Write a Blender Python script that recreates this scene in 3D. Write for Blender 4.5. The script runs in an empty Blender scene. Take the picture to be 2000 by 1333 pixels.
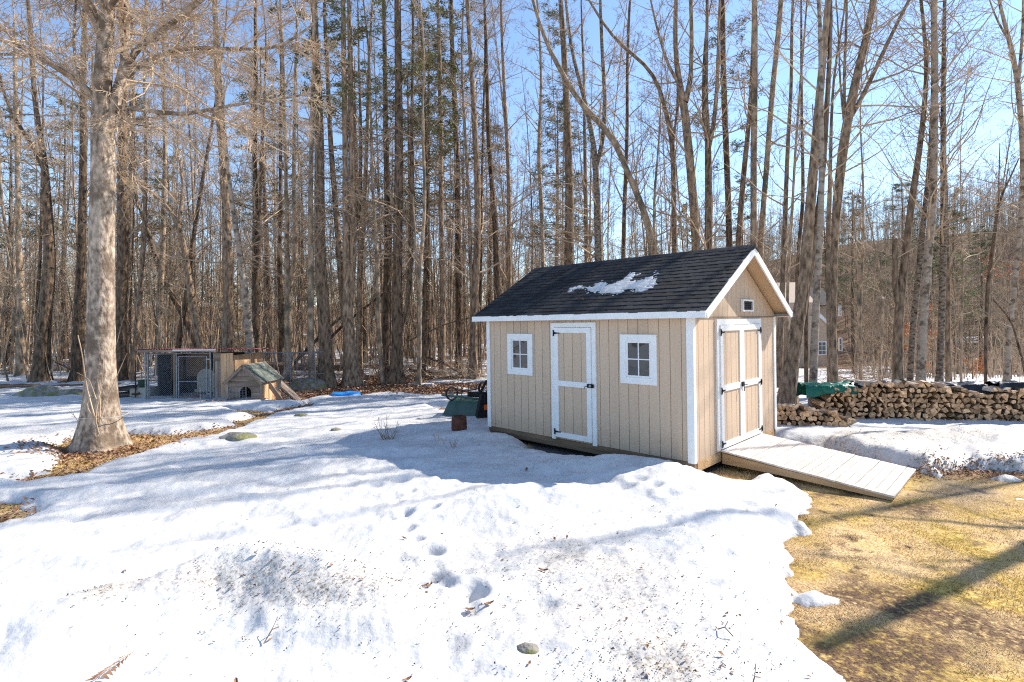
import bpy, math, random
import numpy as np
from mathutils import Matrix, Vector
sc = bpy.context.scene
# ---------------------------------------------------------------- camera, sky, sun, exposure
W0, H0 = 2000.0, 1333.0
F = 1047.4614; ROLL = -0.0141; SH = -36.3103; YAW = .7758; S = 1.3
CZ = 0.25 + 1.499 * S
cam = bpy.data.cameras.new('camera'); cam_o = bpy.data.objects.new('camera', cam)
sc.collection.objects.link(cam_o); sc.camera = cam_o
cam.sensor_width = 36.0; cam.lens = F / W0 * 36.0; cam.clip_end = 3000; cam.clip_start = .05
cam.shift_y = -SH / W0 * -1.0
cam_o.matrix_world = Matrix.Translation((0, 0, CZ)) @ Matrix.Rotation(math.pi / 2, 4, 'X') @ Matrix.Rotation(-ROLL * -1.0, 4, 'Z')
SUN_AZ, SUN_EL = 66.5, 39.7
w = bpy.data.worlds.new("World"); sc.world = w; w.use_nodes = True
nt = w.node_tree; bg = nt.nodes['Background']
sky = nt.nodes.new('ShaderNodeTexSky'); sky.sky_type = 'NISHITA'; sky.sun_disc = False
sky.sun_elevation = math.radians(SUN_EL); sky.sun_rotation = math.radians(SUN_AZ)
sky.air_density = 1.0; sky.dust_density = 0.05; sky.ozone_density = 2.6; sky.altitude = 100
nt.links.new(sky.outputs[0], bg.inputs[0]); bg.inputs[1].default_value = 0.138
sl = bpy.data.lights.new('sun', 'SUN'); sl.energy = 4.7; sl.angle = math.radians(.55); sl.color = (1, .93, .82)
so = bpy.data.objects.new('sun', sl); sc.collection.objects.link(so)
a_, e_ = math.radians(SUN_AZ), math.radians(SUN_EL)
sd_ = Vector((math.sin(a_) * math.cos(e_), math.cos(a_) * math.cos(e_), math.sin(e_)))
so.rotation_euler = sd_.to_track_quat('Z', 'Y').to_euler(); so.location = sd_ * 60
sc.view_settings.view_transform = 'Standard'; sc.view_settings.look = 'None'
sc.view_settings.gamma = 1; sc.view_settings.use_curve_mapping = False
sc.view_settings.exposure = 0.94
sc.cycles.use_denoising = False; sc.cycles.pixel_filter_type = 'BLACKMAN_HARRIS'; sc.cycles.filter_width = 1.15
sc.cycles.max_bounces = 6; sc.cycles.diffuse_bounces = 3

rng = np.random.default_rng(7); random.seed(7)
col = sc.collection
# ---------------------------------------------------------------- pixel helpers (used to find where things stand)
def ray(px, py):
    a = px - 1000; b = py - 666.5 - SH
    X = a * math.cos(ROLL) + b * math.sin(ROLL); Y = -a * math.sin(ROLL) + b * math.cos(ROLL)
    return np.array([X / F, 1.0, -Y / F])
def at(px, py, z=0.0):
    d = ray(px, py); t = (z - CZ) / d[2]
    return np.array([0, 0, CZ]) + d * t
def atY(px, py, Y):
    return np.array([0, 0, CZ]) + ray(px, py) * Y
# ---------------------------------------------------------------- noise
def _h(i, j, s):
    v = (i.astype(np.int64) * 374761393 + j.astype(np.int64) * 668265263 + s * 144269504) & 0xffffffff
    v = ((v ^ (v >> 13)) * 1274126177) & 0xffffffff
    return ((v ^ (v >> 16)) & 0xffff) / 65535.0
def vn(x, y, s=0):
    i = np.floor(x); j = np.floor(y); u = x - i; v = y - j
    u = u * u * (3 - 2 * u); v = v * v * (3 - 2 * v)
    a = _h(i, j, s); b = _h(i + 1, j, s); c = _h(i, j + 1, s); d = _h(i + 1, j + 1, s)
    return (a + (b - a) * u) * (1 - v) + (c + (d - c) * u) * v
def fbm(x, y, s=0, o=4):
    r = 0; a = .5; t = 0
    for k in range(o):
        r = r + a * vn(x, y, s + k * 17); t += a; a *= .5; x = x * 2.03 + 11.3; y = y * 2.03 + 5.7
    return r / t
def sst(a, b, x):
    t = np.clip((x - a) / (b - a), 0, 1); return t * t * (3 - 2 * t)
def sdpoly(P, x, y):
    P = np.asarray(P, float); n = len(P); d = np.full(x.shape, 1e9); ins = np.zeros(x.shape, bool)
    for i in range(n):
        a = P[i]; b = P[(i + 1) % n]; ex, ey = b - a; L = ex * ex + ey * ey + 1e-12
        t = np.clip(((x - a[0]) * ex + (y - a[1]) * ey) / L, 0, 1)
        d = np.minimum(d, (x - a[0] - t * ex) ** 2 + (y - a[1] - t * ey) ** 2)
        c = ((a[1] > y) != (b[1] > y)) & (x < (b[0] - a[0]) * (y - a[1]) / ((b[1] - a[1]) if b[1] != a[1] else 1e-9) + a[0])
        ins ^= c
    d = np.sqrt(d); return np.where(ins, -d, d)
def sdline(P, x, y):
    P = np.asarray(P, float); d = np.full(x.shape, 1e9); tt = np.zeros(x.shape)
    for i in range(len(P) - 1):
        a = P[i]; b = P[i + 1]; e = b - a; L = e @ e
        t = np.clip(((x - a[0]) * e[0] + (y - a[1]) * e[1]) / L, 0, 1)
        q = (x - a[0] - t * e[0]) ** 2 + (y - a[1] - t * e[1]) ** 2
        m = q < d; d = np.where(m, q, d); tt = np.where(m, i + t, tt)
    return np.sqrt(d), tt
# ---------------------------------------------------------------- materials
def mat(name, c1, c2=None, rough=.8, scale=5, stretch=(1, 1, 1), bump=0, bscale=None, metal=0, detail=5, vary=0, spec=.3, coords='Object', c3=None, s3=1.0, bdist=.02):
    m = bpy.data.materials.new(name); m.use_nodes = True; t = m.node_tree; N = t.nodes; K = t.links
    b = N['Principled BSDF']; b.inputs['Roughness'].default_value = rough; b.inputs['Metallic'].default_value = metal
    b.inputs['Specular IOR Level'].default_value = spec
    c2 = c2 or c1
    tc = N.new('ShaderNodeTexCoord'); mp = N.new('ShaderNodeMapping'); mp.inputs['Scale'].default_value = stretch
    K.new(tc.outputs[coords], mp.inputs[0])
    no = N.new('ShaderNodeTexNoise'); no.inputs['Scale'].default_value = scale; no.inputs['Detail'].default_value = detail
    K.new(mp.outputs[0], no.inputs[0])
    oi = None
    if vary:
        oi = N.new('ShaderNodeObjectInfo'); va = N.new('ShaderNodeVectorMath'); va.operation = 'ADD'
        mu = N.new('ShaderNodeMath'); mu.operation = 'MULTIPLY'; mu.inputs[1].default_value = 37
        K.new(oi.outputs['Random'], mu.inputs[0]); K.new(mp.outputs[0], va.inputs[0]); K.new(mu.outputs[0], va.inputs[1]); K.new(va.outputs[0], no.inputs[0])
    rp = N.new('ShaderNodeValToRGB'); rp.color_ramp.elements[0].position = .32; rp.color_ramp.elements[1].position = .68
    rp.color_ramp.elements[0].color = (*c1, 1); rp.color_ramp.elements[1].color = (*c2, 1)
    K.new(no.outputs[0], rp.inputs[0]); out = rp.outputs[0]
    if c3:
        n3 = N.new('ShaderNodeTexNoise'); n3.inputs['Scale'].default_value = s3; n3.inputs['Detail'].default_value = 4
        K.new(tc.outputs[coords], n3.inputs[0])
        r3 = N.new('ShaderNodeValToRGB'); r3.color_ramp.elements[0].position = .5; r3.color_ramp.elements[1].position = .62
        K.new(n3.outputs[0], r3.inputs[0]); mx = N.new('ShaderNodeMixRGB'); K.new(r3.outputs[0], mx.inputs[0]); K.new(out, mx.inputs[1]); mx.inputs[2].default_value = (*c3, 1); out = mx.outputs[0]
    if vary:
        hs = N.new('ShaderNodeHueSaturation'); mr = N.new('ShaderNodeMapRange'); mr.inputs[3].default_value = 1 - vary; mr.inputs[4].default_value = 1 + vary
        K.new(oi.outputs['Random'], mr.inputs[0]); K.new(mr.outputs[0], hs.inputs['Value']); K.new(out, hs.inputs['Color']); out = hs.outputs[0]
    K.new(out, b.inputs['Base Color'])
    if bump:
        nb = N.new('ShaderNodeTexNoise'); nb.inputs['Scale'].default_value = bscale or scale * 3; nb.inputs['Detail'].default_value = 5
        K.new(mp.outputs[0], nb.inputs[0]); bp = N.new('ShaderNodeBump'); bp.inputs['Strength'].default_value = bump; bp.inputs['Distance'].default_value = bdist
        K.new(nb.outputs[0], bp.inputs['Height']); K.new(bp.outputs[0], b.inputs['Normal'])
    return m
M = {}
M['bark_pale'] = mat('bark_pale', (.13, .088, .056), (.50, .365, .245), .9, 8, (1, 1, .45), 1, 22, vary=.18, c3=(.12, .105, .075), s3=1.2)
M['bark_maple'] = mat('bark_maple', (.13, .092, .064), (.55, .435, .33), .9, 14, (1, 1, .5), 1.0, 24, c3=(.16, .115, .08), s3=2.6, bdist=.03)
M['bark_brown'] = mat('bark_brown', (.08, .052, .033), (.38, .262, .17), .95, 14, (1, 1, .3), 1, 16, vary=.22, bdist=.04)
M['bark_dark'] = mat('bark_dark', (.032, .021, .013), (.23, .152, .095), .95, 13, (1, 1, .3), 1, 16, vary=.2, bdist=.04)
M['bark_mottled'] = mat('bark_mottled', (.03, .022, .015), (.33, .255, .185), .95, 11, (1, 1, 1.6), .8, 12, vary=.1)
M['bark_birch'] = mat('bark_birch', (.30, .225, .16), (.42, .335, .26), .9, 5, (1, 1, 3), .5, 14, c3=(.13, .095, .065), s3=6)
M['twig'] = mat('twig', (.24, .165, .105), (.56, .415, .28), .8, 2, vary=.2)
M['twig_grey'] = mat('twig_grey', (.15, .105, .07), (.36, .26, .175), .8, 2, vary=.2)
M['needles'] = mat('needles', (.07, .085, .025), (.21, .20, .07), .7, 1.2, vary=.15)
M['needles_grey'] = mat('needles_grey', (.07, .08, .035), (.17, .175, .085), .7, 1.2, vary=.15)
M['oak_leaf'] = mat('oak_leaf', (.35, .10, .03), (.50, .22, .08), .7, 5)
M['siding'] = mat('siding', (.55, .41, .29), (.60, .45, .32), .7, 60, (1, 1, .02), .5, 90, vary=.035, bdist=.004)
def splash(m):
    t = m.node_tree; N = t.nodes; K = t.links; b = N['Principled BSDF']; l = b.inputs['Base Color'].links[0]; src = l.from_socket
    tc = N.new('ShaderNodeTexCoord'); sp_ = N.new('ShaderNodeSeparateXYZ'); K.new(tc.outputs['Object'], sp_.inputs[0])
    mr = N.new('ShaderNodeMapRange'); mr.inputs[1].default_value = .0; mr.inputs[2].default_value = .45; mr.inputs[3].default_value = .55; mr.inputs[4].default_value = 0; K.new(sp_.outputs[2], mr.inputs[0])
    oi = N.new('ShaderNodeObjectInfo'); va = N.new('ShaderNodeVectorMath'); va.operation = 'ADD'; K.new(tc.outputs['Object'], va.inputs[0]); K.new(oi.outputs['Location'], va.inputs[1])
    n = N.new('ShaderNodeTexNoise'); n.inputs['Scale'].default_value = 7; n.inputs['Detail'].default_value = 6; K.new(va.outputs[0], n.inputs[0])
    mu = N.new('ShaderNodeMath'); mu.operation = 'MULTIPLY'; K.new(n.outputs[0], mu.inputs[0]); K.new(mr.outputs[0], mu.inputs[1])
    mx = N.new('ShaderNodeMixRGB'); K.new(mu.outputs[0], mx.inputs[0]); K.new(src, mx.inputs[1]); mx.inputs[2].default_value = (.24, .18, .125, 1); K.new(mx.outputs[0], b.inputs['Base Color'])
splash(M['siding'])
M['siding_back'] = mat('siding_back', (.22, .16, .105), rough=.8)
M['soffit'] = mat('soffit', (.52, .36, .225), (.55, .385, .245), .7, 3)
M['white'] = mat('white_paint', (.74, .74, .73), (.82, .82, .81), .5, 9, (1, 1, 1), .2, 60, bdist=.003)
M['black_metal'] = mat('black_metal', (.012, .012, .012), rough=.45, metal=.3)
M['steel'] = mat('galvanised_steel', (.17, .19, .21), (.32, .34, .36), .45, 20, metal=.6)
M['skid'] = mat('skid_timber', (.12, .08, .05), (.22, .15, .095), .85, 9, (.15, 1, 1), .6, 30)
M['fresh_timber'] = mat('treated_timber', (.36, .22, .11), (.52, .35, .19), .75, 9, (.15, 1, 1), .5, 40, vary=.1)
M['ramp_plank'] = mat('ramp_plank', (.52, .45, .385), (.74, .665, .595), .8, 8, (1.5, .3, 1), .5, 40, vary=.10)
M['shingle'] = mat('asphalt_shingle', (.010, .011, .013), (.034, .036, .041), .9, 60, bump=.6, bscale=300, vary=.4, bdist=.004, spec=.25)
M['green_shingle'] = mat('green_shingle', (.07, .085, .07), (.19, .21, .18), .9, 10, vary=.2)
M['grey_wood'] = mat('weathered_wood', (.17, .125, .095), (.32, .25, .20), .85, 8, (.25, 1, 1), .6, 30, vary=.2)
M['grey_wood_v'] = mat('weathered_wood_upright', (.20, .16, .13), (.36, .30, .25), .85, 8, (1, 1, .15), .6, 30, vary=.2)
M['cedar'] = mat('cedar_board', (.42, .24, .12), (.66, .44, .26), .75, 7, (2, 2, .2), .5, 30, vary=.12)
M['ply'] = mat('plywood', (.26, .16, .085), (.40, .27, .15), .8, 4, (1, 1, .3))
M['dark_panel'] = mat('dark_panel', (.02, .022, .025), (.04, .04, .045), .7, 3)
M['red_metal'] = mat('red_roofing', (.20, .04, .04), (.30, .09, .08), .5, 4, vary=.1)
M['log_end'] = mat('split_wood', (.27, .15, .075), (.78, .50, .28), .85, 18, (1, 1, 1), .6, 30, vary=.45)
M['log_bark'] = mat('log_bark', (.09, .06, .04), (.27, .195, .135), .9, 12, (1, 1, 1), .9, 30, vary=.25)
M['log_top'] = mat('weathered_split_wood', (.40, .32, .25), (.62, .53, .44), .85, 12, (1, 1, 1), .6, 30, vary=.2)
M['tarp_green'] = mat('green_tarp', (.008, .10, .06), (.02, .17, .11), .35, 6, bump=1, bscale=9, bdist=.05)
M['tarp_black'] = mat('black_tarp', (.008, .009, .012), (.03, .03, .035), .35, 6, bump=.4, bscale=12)
M['pool_blue'] = mat('blue_plastic', (.01, .17, .55), (.03, .30, .72), .35, 8)
M['cart_green'] = mat('green_plastic', (.025, .065, .055), (.055, .105, .095), .45, 4)
M['rust'] = mat('rusty_iron', (.055, .02, .012), (.14, .05, .03), .8, 10, bump=.5)
M['rubber'] = mat('black_rubber', (.012, .012, .013), rough=.7)
M['orange'] = mat('orange_plastic', (.7, .12, .02), rough=.5)
M['stone'] = mat('lichen_stone', (.14, .13, .11), (.34, .31, .27), .9, 8, bump=.8, c3=(.20, .20, .07), s3=5)
M['house_wall'] = mat('tan_house_siding', (.50, .385, .29), (.55, .43, .33), .8, 2)
M['house_roof'] = mat('dark_house_roof', (.05, .045, .042), (.08, .072, .065), .9, 4)
M['house_brick'] = mat('house_brick', (.22, .12, .09), (.28, .16, .12), .9, 20)
M['bucket'] = mat('bucket_green', (.04, .09, .06), rough=.6)
M['pot_orange'] = mat('clay_orange', (.45, .09, .04), rough=.7)
M['beige'] = mat('beige_plastic', (.42, .40, .35), rough=.6)
M['gravel'] = mat('gravel', (.02, .02, .02), (.16, .15, .14), .9, 40)

def glass():
    m = bpy.data.materials.new('window_glass'); m.use_nodes = True; t = m.node_tree; N = t.nodes; K = t.links
    b = N['Principled BSDF']; b.inputs['Base Color'].default_value = (.03, .035, .04, 1); b.inputs['Roughness'].default_value = .04
    b.inputs['IOR'].default_value = 1.65; b.inputs['Specular IOR Level'].default_value = .5
    tc = N.new('ShaderNodeTexCoord'); n = N.new('ShaderNodeTexNoise'); n.inputs['Scale'].default_value = 3; K.new(tc.outputs['Object'], n.inputs[0])
    bp = N.new('ShaderNodeBump'); bp.inputs['Strength'].default_value = .35; bp.inputs['Distance'].default_value = .03
    K.new(n.outputs[0], bp.inputs['Height']); K.new(bp.outputs[0], b.inputs['Normal']); return m
M['glass'] = glass()

def ramp_mix(N, K, fac, a, b):
    mx = N.new('ShaderNodeMixRGB'); K.new(fac, mx.inputs[0])
    for i, c in ((1, a), (2, b)):
        if isinstance(c, tuple): mx.inputs[i].default_value = (*c, 1)
        else: K.new(c, mx.inputs[i])
    return mx.outputs[0]
def noise(N, K, tc, scale, lo=.4, hi=.6, detail=5, rough=.6):
    n = N.new('ShaderNodeTexNoise'); n.inputs['Scale'].default_value = scale; n.inputs['Detail'].default_value = detail; n.inputs['Roughness'].default_value = rough
    K.new(tc.outputs['Object'], n.inputs[0]); r = N.new('ShaderNodeMapRange'); r.inputs[1].default_value = lo; r.inputs[2].default_value = hi
    K.new(n.outputs[0], r.inputs[0]); return r.outputs[0], n.outputs[0]
def ground_mat():
    m = bpy.data.materials.new('ground_soil_and_lawn'); m.use_nodes = True; t = m.node_tree; N = t.nodes; K = t.links
    b = N['Principled BSDF']; b.inputs['Roughness'].default_value = .95; b.inputs['Specular IOR Level'].default_value = .1
    tc = N.new('ShaderNodeTexCoord')
    f1, _ = noise(N, K, tc, 1.3, .42, .6); f2, _ = noise(N, K, tc, 60, .35, .65); f3, _ = noise(N, K, tc, 3.2, .56, .66); f4, _ = noise(N, K, tc, 25, .4, .6)
    straw = ramp_mix(N, K, f2, (.36, .22, .10), (.86, .63, .34))
    moss = ramp_mix(N, K, f4, (.36, .235, .05), (.70, .49, .16))
    lawn = ramp_mix(N, K, f1, straw, moss)
    soil = ramp_mix(N, K, f4, (.07, .045, .03), (.20, .135, .085))
    lawn = ramp_mix(N, K, f3, lawn, soil)
    leaf = ramp_mix(N, K, f4, (.09, .055, .035), (.32, .205, .13))
    at_ = N.new('ShaderNodeAttribute'); at_.attribute_name = 'leafy'
    am = N.new('ShaderNodeAttribute'); am.attribute_name = 'mud'; fm, _ = noise(N, K, tc, 22, .30, .52)
    mm = N.new('ShaderNodeMath'); mm.operation = 'MULTIPLY'; K.new(fm, mm.inputs[0]); K.new(am.outputs['Fac'], mm.inputs[1])
    lawn = ramp_mix(N, K, mm.outputs[0], lawn, ramp_mix(N, K, f2, (.07, .042, .026), (.24, .15, .09)))
    c = ramp_mix(N, K, at_.outputs['Fac'], lawn, leaf)
    ag = N.new('ShaderNodeAttribute'); ag.attribute_name = 'gravel'
    gr = ramp_mix(N, K, f2, (.015, .015, .015), (.20, .185, .17))
    c = ramp_mix(N, K, ag.outputs['Fac'], c, gr)
    K.new(c, b.inputs['Base Color'])
    _, nb = noise(N, K, tc, 45); bp = N.new('ShaderNodeBump'); bp.inputs['Strength'].default_value = .9; bp.inputs['Distance'].default_value = .02
    K.new(nb, bp.inputs['Height']); K.new(bp.outputs[0], b.inputs['Normal']); return m
def snow_mat():
    m = bpy.data.materials.new('old_snow'); m.use_nodes = True; t = m.node_tree; N = t.nodes; K = t.links
    b = N['Principled BSDF']; b.inputs['Roughness'].default_value = .55; b.inputs['Specular IOR Level'].default_value = .25
    tc = N.new('ShaderNodeTexCoord')
    at_ = N.new('ShaderNodeAttribute'); at_.attribute_name = 'dirt'
    f1, _ = noise(N, K, tc, 38, .50, .66, 6, .7); f2, _ = noise(N, K, tc, 2.6, .36, .62, 7, .65); f3, _ = noise(N, K, tc, 120, .54, .64, 3)
    white = ramp_mix(N, K, f2, (.51, .505, .50), (.65, .645, .635))
    ml = N.new('ShaderNodeMath'); ml.operation = 'MULTIPLY'; K.new(f1, ml.inputs[0]); K.new(at_.outputs['Fac'], ml.inputs[1])
    ms = N.new('ShaderNodeMath'); ms.operation = 'MULTIPLY'; K.new(at_.outputs['Fac'], ms.inputs[0]); ms.inputs[1].default_value = .30
    soft = ramp_mix(N, K, ms.outputs[0], white, (.50, .40, .28))
    c = ramp_mix(N, K, ml.outputs[0], soft, (.15, .115, .08))
    m3 = N.new('ShaderNodeMath'); m3.operation = 'MULTIPLY'; K.new(f3, m3.inputs[0]); m3.inputs[1].default_value = .06
    c = ramp_mix(N, K, m3.outputs[0], c, (.3, .27, .24))
    K.new(c, b.inputs['Base Color'])
    _, nb = noise(N, K, tc, 9, detail=6, rough=.55); bp = N.new('ShaderNodeBump'); bp.inputs['Strength'].default_value = .5; bp.inputs['Distance'].default_value = .04
    K.new(nb, bp.inputs['Height']); K.new(bp.outputs[0], b.inputs['Normal']); return m
M['ground'] = ground_mat(); M['snow'] = snow_mat()
M['grass_blade'] = mat('dead_grass', (.52, .35, .17), (.80, .58, .31), .8, 2.2, c3=(.58, .41, .13), s3=1.3)
M['leaf_brown'] = mat('dead_leaf', (.16, .075, .04), (.42, .24, .14), .8, 9)
M['leaf_dark'] = mat('needle_litter', (.04, .03, .022), (.13, .09, .06), .8, 9)

# ---------------------------------------------------------------- mesh helpers
def raw(name, V, polys, mats, midx=None, smooth=False):
    """polys: list of (n,k) index arrays"""
    me = bpy.data.meshes.new(name); V = np.asarray(V, np.float32)
    me.vertices.add(len(V)); me.vertices.foreach_set('co', V.ravel())
    tot = [np.full(len(p), p.shape[1], np.int32) for p in polys if len(p)]
    idx = [p.ravel() for p in polys if len(p)]
    tot = np.concatenate(tot); idx = np.concatenate(idx).astype(np.int32)
    me.loops.add(len(idx)); me.loops.foreach_set('vertex_index', idx)
    me.polygons.add(len(tot)); st = np.concatenate([[0], np.cumsum(tot)[:-1]]).astype(np.int32)
    me.polygons.foreach_set('loop_start', st)
    if midx is not None: me.polygons.foreach_set('material_index', np.asarray(midx, np.int32))
    me.polygons.foreach_set('use_smooth', np.full(len(tot), bool(smooth)))
    for m in (mats if isinstance(mats, (list, tuple)) else [mats]): me.materials.append(m)
    me.update(calc_edges=True); me.validate(verbose=False)
    return me
def link(name, me, parent=None, **kw):
    o = bpy.data.objects.new(name, me); col.objects.link(o)
    if parent is not None: o.parent = parent
    tag(o, **kw); return o
def tag(o, label=None, cat=None, group=None, kind=None):
    if label: o['label'] = label
    if cat: o['category'] = cat
    if group: o['group'] = group
    if kind: o['kind'] = kind
    return o
def empty(name, loc=(0, 0, 0), rz=0, **kw):
    o = bpy.data.objects.new(name, None); col.objects.link(o); o.location = tuple(float(v) for v in loc); o.rotation_euler = (0, 0, rz)
    o.empty_display_size = .1; tag(o, **kw); return o
class Acc:
    def __init__(s): s.V = []; s.P = {}; s.n = 0; s.mi = {}
    def add(s, V, F_, mi=0):
        V = np.asarray(V, float).reshape(-1, 3)
        F_ = np.asarray(F_, int); k = F_.shape[1]
        s.P.setdefault(k, []).append(F_ + s.n); s.mi.setdefault(k, []).append(np.full(len(F_), mi)); s.V.append(V); s.n += len(V); return s
    def box(s, a, b, mi=0, R=None, o=None):
        x0, y0, z0 = a; x1, y1, z1 = b
        v = np.array([(x, y, z) for z in (z0, z1) for y in (y0, y1) for x in (x0, x1)], float)
        if R is not None: v = v @ np.asarray(R).T
        if o is not None: v = v + np.asarray(o)
        return s.add(v, [(0, 2, 3, 1), (4, 5, 7, 6), (0, 1, 5, 4), (2, 6, 7, 3), (0, 4, 6, 2), (1, 3, 7, 5)], mi)
    def prism(s, poly, d0, d1, ax=1, mi=0):
        """poly 2d in the plane across axis ax"""
        n = len(poly); V = []
        for d in (d0, d1):
            for p in poly:
                q = list(p); q.insert(ax, d); V.append(q)
        s.add(V, [(i, (i + 1) % n, n + (i + 1) % n, n + i) for i in range(n)], mi)
        s.P.setdefault(n, []).append(np.array([list(range(n))[::-1], list(range(n, 2 * n))]) + s.n - 2 * n); s.mi.setdefault(n, []).append(np.full(2, mi)); return s
    def tube(s, pts, r, k=8, mi=0, caps=True):
        pts = np.asarray(pts, float)[None]; r = np.broadcast_to(np.asarray(r, float), (1, pts.shape[1]))
        V, Fq = tubes(pts, r, k); s.add(V, Fq, mi)
        if caps:
            n = pts.shape[1] * k
            s.P.setdefault(k, []).append(np.array([list(range(k))[::-1], list(range(n - k, n))]) + s.n - n); s.mi.setdefault(k, []).append(np.full(2, mi))
        return s
    def build(s, name, mats, parent=None, smooth=False, **kw):
        return link(name, s.mesh(name, mats, smooth), parent, **kw)
    def mesh(s, name, mats, smooth=False):
        ks = sorted(s.P); polys = [np.concatenate(s.P[k]) for k in ks]; mi = np.concatenate([np.concatenate(s.mi[k]) for k in ks])
        return raw(name, np.concatenate(s.V), polys, mats, mi, smooth)
def tubes(P, R, k):
    P = np.asarray(P, float); R = np.asarray(R, float); N, Sg, _ = P.shape
    T = np.gradient(P, axis=1); T /= np.linalg.norm(T, axis=2, keepdims=True) + 1e-9
    m = np.abs(P[:, -1] - P[:, 0]); ref = np.zeros((N, 3)); ref[np.arange(N), np.argmin(m, 1)] = 1
    A = np.cross(T, ref[:, None, :]); A /= np.linalg.norm(A, axis=2, keepdims=True) + 1e-9; B = np.cross(T, A)
    th = np.arange(k) * 2 * np.pi / k
    V = P[:, :, None, :] + R[:, :, None, None] * (A[:, :, None, :] * np.cos(th)[None, None, :, None] + B[:, :, None, :] * np.sin(th)[None, None, :, None])
    base = (np.arange(N) * Sg * k)[:, None, None]; r = (np.arange(Sg - 1) * k)[None, :, None]; j = np.arange(k)[None, None, :]; j2 = (j + 1) % k
    a = base + r + j; b = base + r + j2; Q = np.stack([a, b, b + k, a + k], -1).reshape(-1, 4)
    return V.reshape(-1, 3), Q

# ---------------------------------------------------------------- terrain
COSY, SINY = math.cos(YAW), math.sin(YAW)
SX, SY = 1.8899 * S, 5.6177 * S
LL, WW = 4.09, 3.17
def shed_w(x, y, z=0):   # shed-local to world
    return np.array([SX + x * COSY + y * SINY, SY - x * SINY + y * COSY, .25 + z])
def PX(pts, z=0.0): return [tuple(at(px, py, z)[:2]) for px, py in pts]
LAWN = PX([(1436, 922), (1505, 925), (1560, 940), (1594, 962), (1586, 985), (1562, 1005), (1578, 1028), (1538, 1045), (1543, 1090), (1545, 1150), (1555, 1200), (1549, 1235), (1578, 1270), (1625, 1305), (1670, 1340)], .06) + [(3.0, 1.0), (30, -4), (30, 7.8), (12, 8.6)] + PX([(2000, 920), (1930, 912), (1868, 908), (1836, 924), (1795, 916), (1750, 902), (1640, 878), (1540, 860), (1500, 850), (1400, 870), (1350, 895), (1368, 915)], .06)
PATCHES = [PX(p) for p in (
    [(112, 872), (160, 848), (330, 850), (400, 842), (450, 833), (480, 838), (430, 853), (340, 872), (290, 887), (250, 902), (190, 917), (130, 937), (60, 947), (8, 948), (20, 937), (90, 925), (120, 900)],
    [(445, 829), (500, 815), (545, 800), (600, 792), (622, 797), (560, 811), (500, 827), (470, 836)],
    [(-60, 985), (30, 985), (72, 1000), (60, 1025), (0, 1042), (-60, 1050)],
    [(452, 803), (500, 802), (537, 808), (510, 816), (470, 813)],
    [(840, 800), (900, 795), (925, 805), (880, 812)], [(560, 765), (640, 755), (760, 752), (900, 760), (935, 775), (850, 780), (760, 772), (700, 781), (640, 781), (580, 790), (520, 790)])]
SHEDF = [tuple(shed_w(*p)[:2]) for p in ((-LL - .1, -.02), (-3.1, -.03), (-2.9, -.28), (-2.2, -.42), (-1.5, -.40), (-1.2, -.06), (.05, -.05), (.5, .2), (.6, WW + .05), (-LL - .1, WW + .1))]
BANK = PX([(-500, 1190), (0, 1172), (120, 1166), (230, 1140), (350, 1116), (430, 1093), (520, 1086), (640, 1102), (740, 1130), (860, 1150)], .42)
BANKH = [.20, .24, .28, .30, .33, .36, .36, .32, .22, .06]
BLOCK = PX([(1560, 862), (1640, 835), (1740, 838), (1800, 848), (1872, 880), (1864, 902), (1833, 914), (1760, 898), (1650, 878)], .25)
BLOCK2 = PX([(1752, 835), (1850, 826), (2060, 836), (2060, 868), (1900, 862), (1780, 850)], .25)
BLOCK3 = PX([(1876, 868), (2060, 872), (2060, 912), (1900, 898)], .15)
DIMPLES = [(p, r, d) for p, r, d in (((790, 1002), .09, .07), ((761, 1035), .10, .07), ((790, 1031), .11, .08), ((842, 995), .09, .08), ((835, 1075), .13, .10), ((840, 1125), .13, .10), ((917, 1160), .13, .12), ((782, 935), .14, .06), ((727, 946), .12, .05), ((800, 905), .18, .06), ((845, 910), .16, .05), ((880, 930), .15, .05), ((770, 965), .1, .04), ((905, 1195), .12, .07), ((875, 1262), .12, .05), ((1390, 1085), .16, .03), ((1180, 945), .18, .06), ((1150, 950), .14, .05), ((1215, 958), .15, .06), ((1245, 948), .12, .05), ((1310, 975), .14, .05), ((1130, 940), .12, .05), ((380, 865), .15, .05), ((585, 870), .18, .05), ((740, 1160), .15, .04), ((540, 1015), .2, .04), ((220, 1060), .2, .04), ((470, 1240), .12, .04), ((1010, 960), .2, .05), ((1060, 990), .2, .04), ((775, 980), .08, .05), ((800, 955), .08, .05), ((765, 1010), .07, .05), ((812, 1052), .08, .05), ((850, 1100), .09, .06), ((870, 1145), .09, .06), ((892, 1175), .08, .05), ((700, 925), .10, .04), ((675, 915), .10, .04), ((1100, 930), .1, .05), ((1280, 960), .09, .05), ((1340, 965), .12, .04), ((1400, 1000), .12, .04), ((1450, 985), .12, .04), ((640, 900), .1, .04), ((350, 905), .12, .04), ((150, 1010), .12, .04), ((420, 1010), .10, .03), ((600, 1020), .10, .03), ((1380, 1150), .1, .03), ((1060, 1190), .12, .05), ((1180, 1090), .12, .04))]
DIMP = [(at(p[0], p[1], .18)[:2], r, d) for p, r, d in DIMPLES]
def gz(x, y):
    """ground height"""
    x = np.asarray(x, float); y = np.asarray(y, float); r = np.hypot(x, y)
    z = .10 * (fbm(x * .25, y * .25, 3, 3) - .5) + .03 * (fbm(x * 1.7, y * 1.7, 9, 3) - .5)
    z = z - 2.5 * sst(13, 44, y) * sst(0, 9, x)
    z = z + sst(60, 150, r) * (7 + 15 * sst(-.05, .7, x / (y + 1e-3) * (y > 0)))
    return z
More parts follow.
